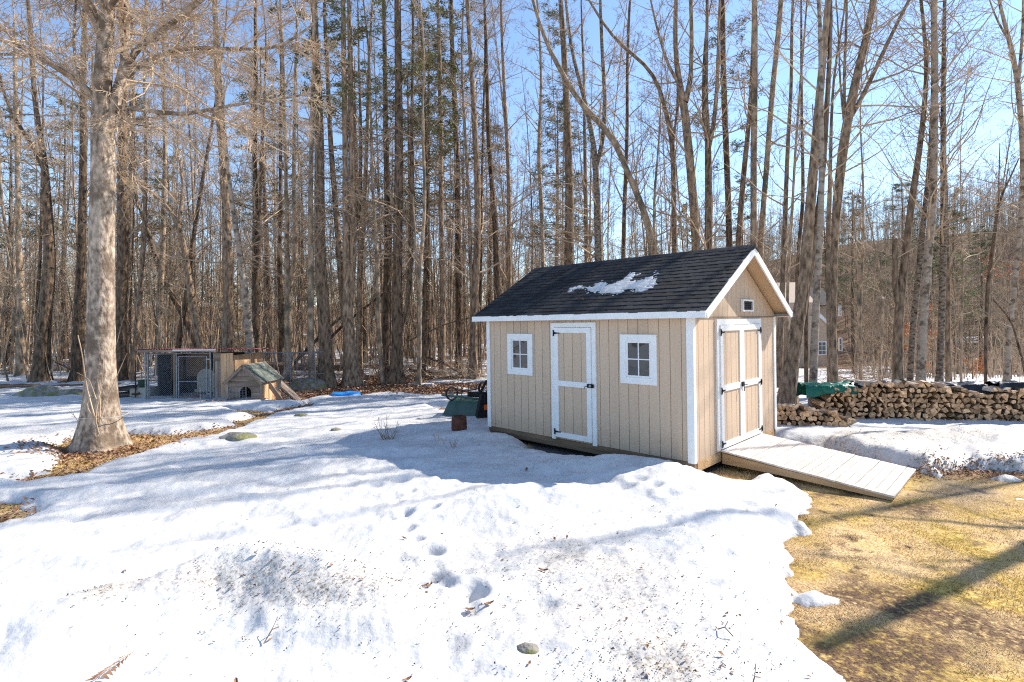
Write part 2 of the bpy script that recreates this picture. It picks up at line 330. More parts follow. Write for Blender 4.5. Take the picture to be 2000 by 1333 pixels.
def snow_fields(x, y):
    """thickness (negative: bare) and dirt"""
    sd = np.minimum(sdpoly(LAWN, x, y), sdpoly(SHEDF, x, y))
    near = y < 22
    for p in PATCHES: sd = np.minimum(sd, sdpoly(p, x, y) + .02)
    edge = .26 * (fbm(x * 2.2, y * 2.2, 31, 4) - .5) + .12 * (fbm(x * 9, y * 9, 37, 2) - .5)
    sd = sd + edge
    for px, py, rr_ in ((1588, 1168, .13), (1965, 938, .13), (1990, 975, .07)):
        c = at(px, py, 0); sd = np.maximum(sd, np.where((x - c[0]) ** 2 + (y - c[1]) ** 2 < 1, rr_ - np.hypot((x - c[0]) * .7, (y - c[1]) * 1.3) + edge * .5, -9))
    wood = sst(15, 18.5, y + 0 * x) * (1 - sst(3, 6.5, x - .15 * y))
    wf = (fbm(x * .55, y * .9, 51, 4) - .505 + .03 * np.clip((28 - y) / 10, -1, .4)) * 2.2 + .12 * (fbm(x * 5, y * 5, 57, 2) - .5)
    sd = np.where(wood > 0, np.minimum(sd, wf * wood + (1 - wood) * .8), sd)
    T = .15 + .05 * (fbm(x * .6, y * .6, 61, 3) - .5)
    T = T * (1 - .55 * wood)
    # drift in front of the shed wall
    lx = (x - SX) * COSY - (y - SY) * SINY; ly = (x - SX) * SINY + (y - SY) * COSY
    T = T + .12 * np.exp(-((lx + .5) / 1.1) ** 2 - ((ly + .55) / .6) ** 2) + .07 * np.exp(-((lx - .6) / 1.6) ** 2 - ((ly + .9) / .9) ** 2) + .05 * np.exp(-((lx + 4.0) / .6) ** 2 - ((ly + .4) / .5) ** 2)
    cdr = at(1010, 950, .35); T = T + .15 * np.exp(-((x - cdr[0]) / 1.0) ** 2 - ((y - cdr[1]) / .55) ** 2)
    # plough bank
    bx = np.interp(np.arange(10), np.arange(10), BANKH)
    d, t = sdline(BANK, x, y); h = np.interp(t, np.arange(10), BANKH)
    cy = np.interp(x, [p[0] for p in BANK], [p[1] for p in BANK]); far = y > cy
    T = T + h * np.where(far, np.exp(-(d / .30) ** 2), .22 + .78 * np.exp(-(d / .36) ** 2)) * (1 - sst(-.9, .4, x)) * np.where(far, 1, sst(3.0, .6, d) * 1.0 if False else 1)
    # broad mound on the near right
    T = T + .10 * np.exp(-((x - .9) / 1.1) ** 2 - ((y - 4.3) / 1.3) ** 2) + .07 * np.exp(-((x - 1.9) / .5) ** 2 - ((y - 5.2) / 1.0) ** 2)
    rough = .06 * (fbm(x * 2.6, y * 2.6, 71, 4) - .5) + .024 * (fbm(x * 12, y * 12, 77, 3) - .5) * sst(15, 8, y)
    ripple = .09 * (fbm(x * .9 + y * .25, y * 3.2, 81, 3) - .5)
    T = T + rough + ripple
    for c, r, dd in DIMP:
        q = ((x - c[0]) ** 2 + (y - c[1]) ** 2) / (r * r)
        T = T - dd * np.exp(-q * 1.6) + dd * .22 * np.exp(-(np.sqrt(q) - 1.35) ** 2 * 5)
    for P_, hh, w_ in ((BLOCK, .07, .16), (BLOCK2, .12, .5), (BLOCK3, .04, .12)):
        T = T + hh * (.4 + 1.2 * fbm(x * 2.2, y * 2.2, 93, 4)) * sst(.0, w_, -sdpoly(P_, x, y) + .10 * (fbm(x * 4, y * 4, 91, 3) - .5))
    # a hollow round the maple and hollows round the bank
    far = np.hypot(x, y); sd = np.where(far > 54, np.minimum(sd, (fbm(x * .12, y * .12, 151, 4) - .60 + .2 * sst(62, 54, far)) * 3), sd)
    th = T * sst(-.02, .26, sd) ** .8
    th = np.where(sd < -.01, -.06, th)
    dirt = np.zeros_like(x)
    def spot(px, py, rx, ry, s, z=.25):
        nonlocal dirt
        c = at(px, py, z); dirt = dirt + s * np.exp(-((x - c[0]) / rx) ** 2 - ((y - c[1]) / ry) ** 2)
    spot(480, 1120, .40, .12, .8, .4); spot(640, 1140, .32, .13, .7, .4); spot(205, 1170, .13, .16, 1.5, .35); spot(700, 1180, .5, .3, .5)
    spot(800, 1220, .4, .3, .35); spot(1130, 1080, .7, .5, .5); spot(1250, 1150, .6, .5, .55); spot(1290, 1270, .35, .3, .9); spot(1320, 1310, .25, .2, 1.0)
    spot(950, 1060, .8, .5, .35); spot(350, 1140, .5, .15, .6, .4); spot(1700, 855, .6, .4, 1.2); spot(1870, 845, 1.4, .5, 1.5); spot(1830, 885, .35, .3, 1.2); spot(1960, 895, .7, .35, .8)
    spot(1640, 845, .6, .3, .3); spot(980, 900, .8, .3, .18); spot(1080, 1180, .5, .4, .3)
    dirt = dirt * (.35 + 1.3 * fbm(x * 2.5, y * 2.5, 95, 3)) + .25 * wood * fbm(x * 1.5, y * 1.5, 99, 3) + .25 * sst(.16, 0, sd)
    return th, np.clip(dirt, 0, 1.2), sd
def grid(na, nr, r0, r1, fan=52):
    az = np.radians(np.concatenate([np.linspace(-180, -fan - 6, 26)[:-1], np.linspace(-fan - 6, fan + 6, na), np.linspace(fan + 6, 180, 26)[1:-1]]))
    rr = np.concatenate([np.array([0.4, 1.2, 1.9]), np.geomspace(r0, r1, nr)])
    A, Rr = np.meshgrid(az, rr); x = np.sin(A) * Rr; y = np.cos(A) * Rr
    n, m = x.shape; i = np.arange(n - 1)[:, None] * m; j = np.arange(m)[None]; j2 = (j + 1) % m
    Q = np.stack([i + j, i + j2, i + m + j2, i + m + j], -1).reshape(-1, 4)
    return x.ravel(), y.ravel(), Q
x, y, Q = grid(230, 230, 2.4, 420)
x = np.append(x, 0); y = np.append(y, 0)
z = gz(x, y); th, dr, sd = snow_fields(x, y)
m_ = len(x) - 1; ring = Q[:, 0].max()
nring = 25 + 230 + 24
tri = np.array([[m_, (k + 1) % nring, k] for k in range(nring)])
lx = (x - SX) * COSY - (y - SY) * SINY; ly = (x - SX) * SINY + (y - SY) * COSY
me = raw('ground', np.stack([x, y, z], 1), [Q, tri], M['ground'], smooth=True)
leafy = np.clip(sst(11, 14, y) + sst(50, 55, np.hypot(x, y)) + sst(7.9, 8.8, y + .15 * x) * sst(3.5, 5, x) * .9 + sst(.4, -.1, sdpoly(PATCHES[0], x, y)) * .25, 0, 1)
grav = sst(.0, .15, -sdpoly(SHEDF, x, y)) * sst(.15, -.1, lx) + .7 * sst(.6, .1, np.abs(lx - 2.6)) * sst(.9, .2, np.abs(ly - 1.9))
def mud_f(x, y):
    def blob(px, py, rx, ry, rot=0):
        c = at(px, py, 0); dx, dy = x - c[0], y - c[1]; u_ = dx * math.cos(rot) + dy * math.sin(rot); v_ = -dx * math.sin(rot) + dy * math.cos(rot); return np.exp(-(u_ / rx) ** 2 - (v_ / ry) ** 2)
    m = 2 * blob(1700, 1170, .30, .14, 2.2) + 2.4 * blob(1860, 1190, .6, .16, 2.2) + 2.2 * blob(1930, 1230, .5, .14, 2.2) + 1.8 * blob(1640, 1295, .45, .2) + 1.6 * blob(1740, 1240, .3, .12) + .9 * blob(1790, 990, .6, .25) + 1.0 * blob(1320, 905, .5, .4) + .9 * blob(1660, 965, .5, .12) + .8 * blob(1960, 930, 1.2, .25) + 1.2 * blob(1800, 1290, .5, .15, .5)
    return np.clip(m * (.3 + 1.4 * fbm(x * 6, y * 6, 201, 4)) , 0, 1)
mud = np.clip(mud_f(x, y) + .75 * np.exp(-np.clip(-sd, 0, 9) / .09) * (sdpoly(LAWN, x, y) < .3), 0, 1)
for nm, v in (('leafy', leafy), ('mud', mud), ('gravel', np.clip(grav, 0, 1))):
    a = me.attributes.new(nm, 'FLOAT', 'POINT'); a.data.foreach_set('value', v.astype(np.float32))
link('ground', me, kind='structure', label='brown leaf floor and dead yellow lawn under the melting snow')
# snow sheet
x, y, Q = grid(600, 500, 2.0, 110)
th, dr, sd = snow_fields(x, y); z = gz(x, y) + th
keep = (th[Q] > -.059).any(1) & (np.hypot(x, y)[Q].min(1) > .0)
Q = Q[keep]; used = np.unique(Q); rm = np.zeros(len(x), int); rm[used] = np.arange(len(used)); Q = rm[Q]
me = raw('snow', np.stack([x, y, z], 1)[used], [Q], M['snow'], smooth=True)
a = me.attributes.new('dirt', 'FLOAT', 'POINT'); a.data.foreach_set('value', dr[used].astype(np.float32))
link('snow', me, kind='structure', label='old crusted snow with footprints, dirt specks and melted edges')
def gs(x, y):
    x = np.atleast_1d(np.asarray(x, float)); y = np.atleast_1d(np.asarray(y, float))
    th, _, sd = snow_fields(x, y); return gz(x, y) + np.maximum(th, 0), sd
def gs1(x, y): return float(gs(x, y)[0][0])
exec_parts = True
# ---------------------------------------------------------------- the shed
shed = empty('garden_shed', (SX, SY, .25), -YAW, label='tan garden shed with white trim, dark shingle roof and white framed doors', cat='shed')
EH, FH, RH, OH, EO = 1.985, .078, 3.064, .241, .144
MID = WW / 2; SL = (RH - EH - FH) / (MID + EO); SANG = math.atan(SL)
def roof_z(yy): return EH + FH + SL * (min(yy, WW - yy) + EO)
# structure behind the boards
a = Acc(); a.box((-LL + .03, .03, 0), (-.03, WW - .03, EH + .05))
a.prism([(.03, EH + .05), (WW - .03, EH + .05), (MID, RH - .12)], -LL + .03, -.03, 0)
a.build('wall', M['siding_back'], shed)
wl = shed.children[0]
# skids
a = Acc(); a.box((-LL + .01, .01, -.145), (.0, .09, -.004)); a.box((-LL + .01, WW - .1, -.145), (.0, WW - .01, -.004)); 
a.build('skid', M['skid'], shed)
a = Acc(); a.box((-LL + .005, -.004, -.075), (.003, .008, -.004)); a.build('skirt_board', M['skid'], shed)
a = Acc(); a.box((-.05, .092, -.14), (.004, WW - .102, -.004)); a.build('end_joist', M['fresh_timber'], shed)
nb = 24; bw = LL / nb
W1 = (-3.549, -2.939, 1.014, 1.745); W2 = (-1.145, -.537, 1.014, 1.745); DR = (-2.507, -1.5925, -.012, 1.932); DD = (.718, 2.461, .03, 1.954)
me_cache = {}
def board(name, w_, h, t, mt, parent, loc, axis='x', key=None):
    k = key or (name, round(w_, 4), round(h, 4), t, mt, axis)
    if k not in me_cache:
        a = Acc(); b_ = .0025
        prof = [(-w_ / 2, 0), (w_ / 2, 0), (w_ / 2, t - b_), (w_ / 2 - b_, t), (-w_ / 2 + b_, t), (-w_ / 2, t - b_)]
        if axis == 'x': a.prism([(p[0], -p[1]) for p in prof], 0, h, 2)     # front faces -y
        else: a.prism([(p[1], p[0]) for p in prof], 0, h, 2)                # front faces +x
        me_cache[k] = a.mesh(name, M[mt])
    o = link(name, me_cache[k], parent); o.location = loc; return o
def clip_segments(c, segs, openings):
    for (a0, a1, z0, z1) in openings:
        if a0 - .01 < c < a1 + .01:
            out = []
            for s in segs:
                if z0 > s[0]: out.append((s[0], min(s[1], z0)))
                if z1 < s[1]: out.append((max(s[0], z1), s[1]))
            segs = [s for s in out if s[1] - s[0] > .01]
    return segs
for i in range(nb):
    c = -LL + bw * (i + .5)
    for s in clip_segments(c, [(.0, EH + .03)], [(W1[0] + .12, W1[1] - .12, W1[2] + .12, W1[3] - .12), (W2[0] + .12, W2[1] - .12, W2[2] + .12, W2[3] - .12)]):
        board('siding_board', bw - .007, s[1] - s[0], .014, 'siding', shed, (c, .016, s[0]))
ng = 19; gw = WW / ng
for i in range(ng):
    c = gw * (i + .5)
    board('siding_board', gw - .007, EH - .01, .014, 'siding', shed, (-.016, c, 0), 'y')
    h0 = roof_z(c - gw / 2) - .10 - (EH + .005); h1 = roof_z(c + gw / 2) - .10 - (EH + .005)
    if i == ng // 2: hm = RH - .12 - (EH + .005)
    a = Acc(); L_ = -gw / 2 + .0035; R_ = gw / 2 - .0035
    poly = [(L_, 0), (R_, 0), (R_, max(h1, .01))] + ([(0, hm)] if i == ng // 2 else []) + [(L_, max(h0, .01))]
    a.prism(poly, 0, .014, 0)
    o = a.build('siding_board', M['siding'], shed); o.location = (-.018, c, EH + .005)
a = Acc(); a.box((-.002, .0, EH - .012), (.010, WW, EH + .003)); a.build('drip_flashing', M['siding_back'], shed)
# far walls plain sided
a = Acc(); a.box((-LL + .0, .03, 0), (-LL + .029, WW, EH)); a.box((-LL + .03, WW - .029, 0), (-.03, WW, EH)); a.prism([(.03, EH), (WW - .03, EH), (MID, RH - .12)], -LL, -LL + .028, 0); a.build('rear_siding', M['siding'], shed)
# corner trim
for (x0, y0, x1, y1) in ((-.085, -.020, .018, -.0), (.0, -.0, .018, .05), (-LL - .015, -.020, -LL + .07, -.0), (.0, WW - .075, .018, WW + .018), (-LL - .015, 0, -LL + .0, .08)):
    a = Acc(); a.box((x0, y0, -.012), (x1, y1, EH + .0)); a.build('corner_trim', M['white'], shed)
# roof
roof = empty('roof'); roof.parent = shed
RX0, RX1 = -LL - OH, OH
def slope(front):
    """returns map of (along x, up slope s, out n) for the slab"""
    cs, sn = math.cos(SANG), math.sin(SANG)
    def f(x_, s_, n_):
        yy = -EO + s_ * cs - n_ * sn; zz = EH + FH + s_ * sn + n_ * cs
        return (x_, yy if front else WW - yy, zz)
    return f
LEN = (MID + EO) / math.cos(SANG)
for fr in (True, False):
    f = slope(fr); a = Acc()
    V = [f(xx, s_, n_) for n_ in (-.035, -.004) for s_ in (.01, LEN) for xx in (RX0 + .012, RX1 - .012)]
    a.add(V, [(0, 1, 3, 2), (4, 6, 7, 5), (0, 4, 5, 1), (2, 3, 7, 6), (0, 2, 6, 4), (1, 5, 7, 3)])
    a.build('sheathing', M['soffit'], roof)
    # rake board on each end
    for xx0, xx1 in ((RX1 - .002, RX1 + .02), (RX0 - .02, RX0 + .002)):
        a = Acc(); V = [f(xx, s_, n_) for xx in (xx0, xx1) for s_, n_ in ((0, -.112), (LEN - .112 * math.tan(SANG), -.112), (LEN, .0), (0, .0))]
        a.add(V, [(0, 1, 2, 3), (4, 7, 6, 5), (0, 4, 5, 1), (1, 5, 6, 2), (2, 6, 7, 3), (3, 7, 4, 0)]); a.build('rake_board', M['white'], roof)
    y0 = -EO - .02 if fr else WW + EO + .002
    a = Acc(); a.box((RX0 - .02, y0, EH - .01), (RX1 + .02, y0 + .018, EH + FH + .004)); a.build('fascia', M['white'], roof)
    a = Acc(); ya, yb = (-EO, .0) if fr else (WW, WW + EO); a.box((RX0, ya, EH - .0), (RX1, yb, EH + .012)); a.build('soffit_board', M['soffit'], roof)
# shingles
ex = .122; nc = int(LEN / ex) + 1; cs, sn = math.cos(SANG), math.sin(SANG)
sh_mesh = {}
def shingle_mesh(w_, k):
    if (w_, k) not in sh_mesh:
        a = Acc(); r_ = random.Random(k); n_ = 4; xs = [0] + sorted(w_ * (i + r_.uniform(-.2, .2)) / n_ for i in range(1, n_)) + [w_]
        for i in range(n_):
            d = r_.choice((0, .0, .006, .012)); t0 = .012 if d else .008
            V = [(xs[i] + .0015, -d * .6, 0), (xs[i + 1] - .0015, -d * .6, 0), (xs[i + 1] - .0015, ex + .02, 0), (xs[i] + .0015, ex + .02, 0)]
            V += [(v[0], v[1], t0 if v[1] < .05 else .002) for v in V]
            a.add(V, [(0, 3, 2, 1), (4, 5, 6, 7), (0, 1, 5, 4), (1, 2, 6, 5), (2, 3, 7, 6), (3, 0, 4, 7)])
        sh_mesh[(w_, k)] = a.mesh('shingle', M['shingle'])
    return sh_mesh[(w_, k)]
Lx = RX1 - RX0 + .03
fr_rot = Matrix(((1, 0, 0), (0, cs, -sn), (0, sn, cs)))
for c_ in range(nc):
    off = (c_ * .37) % .31; xx = RX0 - .015; first = True
    while xx < RX1 + .015 - .02:
        w_ = .335 - (off if first else 0); first = False
        w_ = round(min(w_, RX1 + .015 - xx), 3)
        if w_ < .03: break
        s_ = c_ * ex - .012; y_, z_ = -EO + s_ * cs, EH + FH + s_ * sn
        o = link('shingle', shingle_mesh(w_, random.randint(0, 5) if w_ == .335 else 9), roof)
        o.matrix_local = Matrix.Translation((xx, y_ - .003 * sn, z_ + .003 * cs)) @ fr_rot.to_4x4(); xx += w_
    if c_ == nc - 1: break
f = slope(False); a = Acc()
for c_ in range(nc):
    s0, s1 = c_ * ex - .012, min(c_ * ex + ex + .02, LEN)
    V = [f(xx, s_, n_) for s_, n_ in ((s0, 0), (s1, 0), (s1, .004), (s0, .011)) for xx in (RX0 - .015, RX1 + .015)]
    a.add(V, [(0, 1, 3, 2), (4, 6, 7, 5), (0, 6, 4, 2), (1, 3, 5, 7), (0, 1, 7, 6)] if False else [(6, 7, 5, 4), (0, 6, 4, 2), (1, 3, 5, 7), (0, 1, 7, 6)])
a.build('rear_shingles', M['shingle'], roof, kind='stuff')
a = Acc()
n_ = 16
for i in range(n_):
    x0 = RX0 - .017 + (Lx + .004) * i / n_; x1 = RX0 - .017 + (Lx + .004) * (i + 1) / n_ + .02; t0 = .018 + .006 * (i % 2)
    a.prism([(MID - .13, RH - .13 * SL - .0 + .006), (MID, RH + t0 - .004), (MID + .13, RH - .13 * SL + .006), (MID, RH - .02)], x0, x1, 0)
a.build('ridge_cap', M['shingle'], roof)
# roof snow
def blob_snow():
    f = slope(True); nx, ns = 150, 60; a = Acc()
    c = at(0, 0, 1)
    X_ = np.linspace(-3.0, -.5, nx); S_ = np.linspace(.5, 1.6, ns); XX, SS = np.meshgrid(X_, S_)
    def g(cx, cs_, rx, rs, rot=0):
        dx, ds = XX - cx, SS - cs_; u_ = dx * math.cos(rot) + ds * math.sin(rot); v_ = -dx * math.sin(rot) + ds * math.cos(rot)
        return np.exp(-(u_ / rx) ** 2 - (v_ / rs) ** 2)
    return XX, SS, g
# ---- openings
def frame(name, x0, x1, z0, z1, w_, y0, y1, parent, ax='x', mt='white', bottom=True):
    a = Acc()
    parts = [((x0, z1 - w_), (x1, z1)), ((x0, z0 + (w_ if bottom else 0)), (x0 + w_, z1 - w_)), ((x1 - w_, z0 + (w_ if bottom else 0)), (x1, z1 - w_))]
    if bottom: parts.append(((x0, z0), (x1, z0 + w_)))
    for p, q in parts:
        if ax == 'x': a.box((p[0], y0, p[1]), (q[0], y1, q[1]))
        else: a.box((y0, p[0], p[1]), (y1, q[0], q[1]))
    return a.build(name, M[mt], parent)
for wn in (W1, W2):
    f0 = frame('window', wn[0], wn[1], wn[2], wn[3], .095, -.026, .0, shed)
    a_in = (wn[0] + .095, wn[1] - .095, wn[2] + .095, wn[3] - .095)
    frame('sash', a_in[0], a_in[1], a_in[2], a_in[3], .03, -.012, .014, f0)
    xm, zm = (a_in[0] + a_in[1]) / 2, (a_in[2] + a_in[3]) / 2
    a = Acc(); a.box((xm - .008, -.010, a_in[2] + .03), (xm + .008, .008, a_in[3] - .03)); a.box((a_in[0] + .03, -.0095, zm - .008), (xm - .008, .0075, zm + .008)); a.box((xm + .008, -.0095, zm - .008), (a_in[1] - .03, .0075, zm + .008)); a.build('muntin', M['white'], f0)
    for (xa, xb) in ((a_in[0] + .03, xm - .008), (xm + .008, a_in[1] - .03)):
        for (za, zb) in ((a_in[2] + .03, zm - .008), (zm + .008, a_in[3] - .03)):
            a = Acc(); a.box((xa, .002, za), (xb, .006, zb)); a.build('pane', M['glass'], f0)
def hinge(parent, pos, flip, ax='x'):
    a = Acc(); s_ = -1 if flip else 1
    a.prism([(-.016, -.05), (.016, -.05), (.012, -.02), (.012, .02), (.016, .05), (-.016, .05), (-.012, .02), (-.012, -.02)], -.008, 0, 1)
    a.prism([(0, -.022), (s_ * .10, -.006), (s_ * .115, -.012), (s_ * .125, 0), (s_ * .115, .012), (s_ * .10, .006), (0, .022)][::s_], -.006, 0.002, 1)
    a.tube([(0, -.012, -.03), (0, -.012, .03)], .006, 6)
    o = a.build('hinge', M['black_metal'], parent); o.location = pos
    if ax == 'y': o.rotation_euler = (0, 0, math.pi / 2)
    return o
def door_leaf(x0, x1, z0, z1, zm, shed, ax='x', label=None, hs=False, sw=.085):
    d = empty('door', label=label); d.parent = shed
    if ax == 'y': d.rotation_euler = (0, 0, math.pi / 2)
    # local: x along, front faces -y
    a = Acc()
    for q0, q1 in (((x0, -.046, z1 - sw), (x1, -.022, z1)), ((x0, -.046, z0), (x1, -.022, z0 + sw)), ((x0 + sw, -.045, zm - .045), (x1 - sw, -.022, zm + .045))): Acc().box(q0, q1).build('rail', M['white'], d)
    for p in ((x0, x0 + sw), (x1 - sw, x1)):
        a = Acc(); a.box((p[0], -.0455, z0 + sw), (p[1], -.022, z1 - sw)); a.build('stile', M['white'], d)
    n_ = max(2, round((x1 - x0 - 2 * sw) / .145)); bw_ = (x1 - x0 - .04) / n_
    for i in range(n_):
        board('door_board', bw_ - .007, z1 - z0 - .02, .010, 'siding', d, (x0 + .02 + bw_ * (i + .5), -.020, z0 + .01))
    a = Acc(); a.box((x0 + .01, -.020, z0 + .01), (x1 - .01, -.014, z1 - .01)); a.build('door_back', M['siding_back'], d)
    return d
# single door: frame
f0 = frame('door_frame', DR[0], DR[1], DR[2], DR[3], .078, -.028, .0, shed, bottom=False)
d = door_leaf(DR[0] + .082, DR[1] - .082, .035, DR[3] - .083, .93, shed, label='narrow single white framed door in the long wall')
hinge(d, (DR[0] + .08, -.047, 1.76), False); hinge(d, (DR[0] + .08, -.047, .12), False)
a = Acc(); a.box((DR[1] - .15, -.066, .90), (DR[1] - .03, -.046, .96)); a.box((DR[1] - .085, -.082, .915), (DR[1] - .045, -.066, .95)); a.tube([(DR[1] - .14, -.07, .925), (DR[1] - .17, -.09, .92), (DR[1] - .185, -.09, .88)], .006, 6); a.build('latch', M['black_metal'], d)
a = Acc(); a.box((DR[1] - .092, -.09, .915), (DR[1] - .055, -.082, .95)); a.build('latch_plate', M['steel'], d)
# double door
f0 = frame('door_frame', DD[0], DD[1], DD[2], DD[3], .085, -.0, .028, shed, ax='y', bottom=False)
mid = (DD[0] + DD[1]) / 2
dl = door_leaf(DD[0] + .088, mid - .003, .05, DD[3] - .09, .93, shed, 'y', 'left leaf of the double door in the gable')
dr_ = door_leaf(mid + .003, DD[1] - .088, .05, DD[3] - .09, .93, shed, 'y', 'right leaf of the double door in the gable')
for z_ in (1.76, .90, .12):
    hinge(dl, (DD[0] + .086, -.047, z_), False); hinge(dr_, (DD[1] - .086, -.047, z_), True)
a = Acc(); a.box((mid - .05, -.066, .90), (mid + .03, -.046, .97)); a.tube([(mid - .03, -.06, .91), (mid - .05, -.09, .90), (mid - .055, -.09, .83)], .007, 6); a.tube([(mid + .02, -.07, .93), (mid + .09, -.085, .915)], .006, 6); a.build('latch', M['black_metal'], dl)
# vent
v = frame('gable_vent', 1.667, 2.09, 2.07, 2.262, .026, -.0, .045, shed, ax='y')
a = Acc(); a.box((-.0, 1.69, 2.094), (.012, 2.066, 2.238)); a.build('vent_backing', M['black_metal'], v)
for k in range(5):
    a = Acc(); zz = 2.10 + k * .028; a.add([(.012, 1.694, zz + .014), (.012, 2.064, zz + .014), (.036, 2.064, zz), (.036, 1.694, zz), (.012, 1.694, zz + .018), (.012, 2.064, zz + .018), (.036, 2.064, zz + .004), (.036, 1.694, zz + .004)], [(0, 1, 2, 3), (4, 7, 6, 5), (3, 2, 6, 7), (0, 4, 5, 1), (0, 3, 7, 4), (1, 5, 6, 2)]); a.build('louver', M['dark_panel'], v)
# roof snow patch: find slope coordinates of the photo outline
def slope_coords(px, py):
    cs, sn = math.cos(SANG), math.sin(SANG)
    P0 = shed_w(0, -EO, EH + FH); xd = np.array([COSY, -SINY, 0]); yd = np.array([SINY, COSY, 0]); sd3 = yd * cs + np.array([0, 0, sn]); n3 = np.cross(xd, sd3)
    o = np.array([0, 0, CZ]); d = ray(px, py); t = ((P0 - o) @ n3) / (d @ n3); q = o + d * t - P0
    return q @ xd, q @ sd3
z2 = lambda L: [slope_coords(900 + a / 2.6657, 450 + b / 2.6657) for a, b in L]
snow_out = z2([(655, 300), (700, 290), (735, 265), (770, 288), (830, 270), (880, 228), (918, 226), (895, 262), (940, 262), (1000, 240), (1020, 270), (1005, 300), (930, 318), (880, 312), (800, 335), (720, 330), (665, 325)])
sn2 = z2([(560, 318), (600, 292), (650, 298), (600, 310), (545, 335)])
sn3 = z2([(1012, 222), (1035, 222), (1030, 230), (1015, 230)])
allp = np.array(snow_out + sn2 + sn3); lo = allp.min(0) - .1; hi = allp.max(0) + .1
XX, SS = np.meshgrid(np.arange(lo[0], hi[0], .014), np.arange(lo[1], hi[1], .014))
sdp = np.minimum(np.minimum(sdpoly(snow_out, XX, SS), sdpoly(sn2, XX, SS)), sdpoly(sn3, XX, SS)) + .20 * (fbm(XX * 9, SS * 16, 5, 3) - .5) + .16 * (fbm(XX * 30, SS * 40, 6, 2) - .5)
hh = .006 * sst(.0, .07, -sdp) + .006 * fbm(XX * 12, SS * 12, 8, 2) * sst(0, .03, -sdp); hh = np.where(sdp > .0, -.012, hh) + .013
cs, sn = math.cos(SANG), math.sin(SANG)
V = np.stack([XX, -EO + SS * cs - hh * sn, EH + FH + SS * sn + hh * cs], -1); n, m = XX.shape
q = (np.arange(n - 1)[:, None] * m + np.arange(m - 1)[None]); Q = np.stack([q, q + 1, q + m + 1, q + m], -1).reshape(-1, 4)
Q = Q[(hh.ravel()[Q] > .005).any(1)]
o = link('roof_snow', raw('roof_snow', V.reshape(-1, 3), [Q], M['snow'], smooth=True), label='thin melting snow patch on the dark shed roof', kind='stuff', cat='snow')
o.matrix_world = Matrix.Translation((SX, SY, .25)) @ Matrix.Rotation(-YAW, 4, 'Z')
# small leaf stuck on the roof, and one caught on the wall
def curled_leaf(name, loc, size, mt, rz, **kw):
    a = Acc(); r_ = random.Random(hash((round(loc[0], 2), round(size, 3))) & 255)
    u = np.linspace(-1, 1, 7); prof = [0, .55, .5, .75, .6, .35, 0]
    V = []
    for i, t in enumerate(u):
        for s_ in (-1, 0, 1): V.append((t * size, s_ * prof[i] * size * .6, (abs(s_) * .25 + .3 * t * t + r_.uniform(-.04, .04)) * size))
    Q = [(i * 3 + j, i * 3 + j + 1, i * 3 + j + 4, i * 3 + j + 3) for i in range(6) for j in range(2)]
    a.add(V, Q); a.tube([(-size, 0, .3 * size), (-size * 1.5, .05 * size, .35 * size)], size * .03, 4)
    o = a.build(name, M[mt], **kw); o.location = tuple(float(v) for v in loc); o.rotation_euler = (0, 0, rz); return o
q = slope_coords(1138.5, 588)
cs, sn = math.cos(SANG), math.sin(SANG); wz = shed_w(q[0], -EO + q[1] * cs, EH + FH + q[1] * sn + .02)
o = curled_leaf('dead_leaf', wz, .045, 'oak_leaf', .5, label='curled orange leaf lying on the shed roof below the snow patch', cat='leaf'); o.rotation_euler = (1.0, .4, .4)

# ---------------------------------------------------------------- ramp
ramp = empty('wooden_ramp', shed_w(0, .83, 0), -YAW, label='pale wooden plank ramp leading up to the double door of the shed', cat='ramp')
RL, RW = 2.11, 1.57; za, zb = .018, -.205; ra = math.atan2(za - zb, RL)
for yy in (0.0, RW / 2 - .02, RW - .04):
    a = Acc(); P0 = [(.03, -.012), (RL - .02, zb - za - .012 + .02), (RL - .02, zb - za - .030), (.9, -.19), (.03, -.165)]
    a.prism([(p[0], p[1] + za - .02) for p in P0], yy, yy + .04, 1); a.build('stringer', M['fresh_timber'], ramp)
npk = 20; pw = math.hypot(RL, za - zb) / npk
a = Acc(); a.box((.004, -.014, -.012), (pw - .003, RW + .014, .012)); pm = a.mesh('plank', M['ramp_plank'])
for i in range(npk):
    o = link('plank', pm, ramp); t = i * pw
    o.location = (.006 + t * math.cos(ra), 0, za - t * math.sin(ra)); o.rotation_euler = (random.uniform(-.002, .002), ra, random.uniform(-.002, .002)); o.scale = (1, random.uniform(.996, 1.006), 1)

# ---------------------------------------------------------------- firewood
def log_round(seed, r, L_):
    r_ = random.Random(seed); k = 11; a = Acc(); ph = [r_.uniform(.88, 1.1) for _ in range(k)]
    V = []
    for yy, sc_ in ((-L_ / 2, .97), (-L_ / 2 + .01, 1), (0, r_.uniform(.94, 1.05)), (L_ / 2 - .01, 1), (L_ / 2, .97)):
        V += [(math.cos(2 * math.pi * i / k) * r * ph[i] * sc_, yy, math.sin(2 * math.pi * i / k) * r * ph[i] * sc_) for i in range(k)]
    a.add(V, [(s_ * k + i, s_ * k + (i + 1) % k, (s_ + 1) * k + (i + 1) % k, (s_ + 1) * k + i) for s_ in range(4) for i in range(k)][::1], 1)
    a.P.setdefault(k, []).append(np.array([list(range(k)), list(range(4 * k, 5 * k))[::-1]])); a.mi.setdefault(k, []).append(np.zeros(2, int))
    return a.mesh('log', [M['log_end'], M['log_bark']])
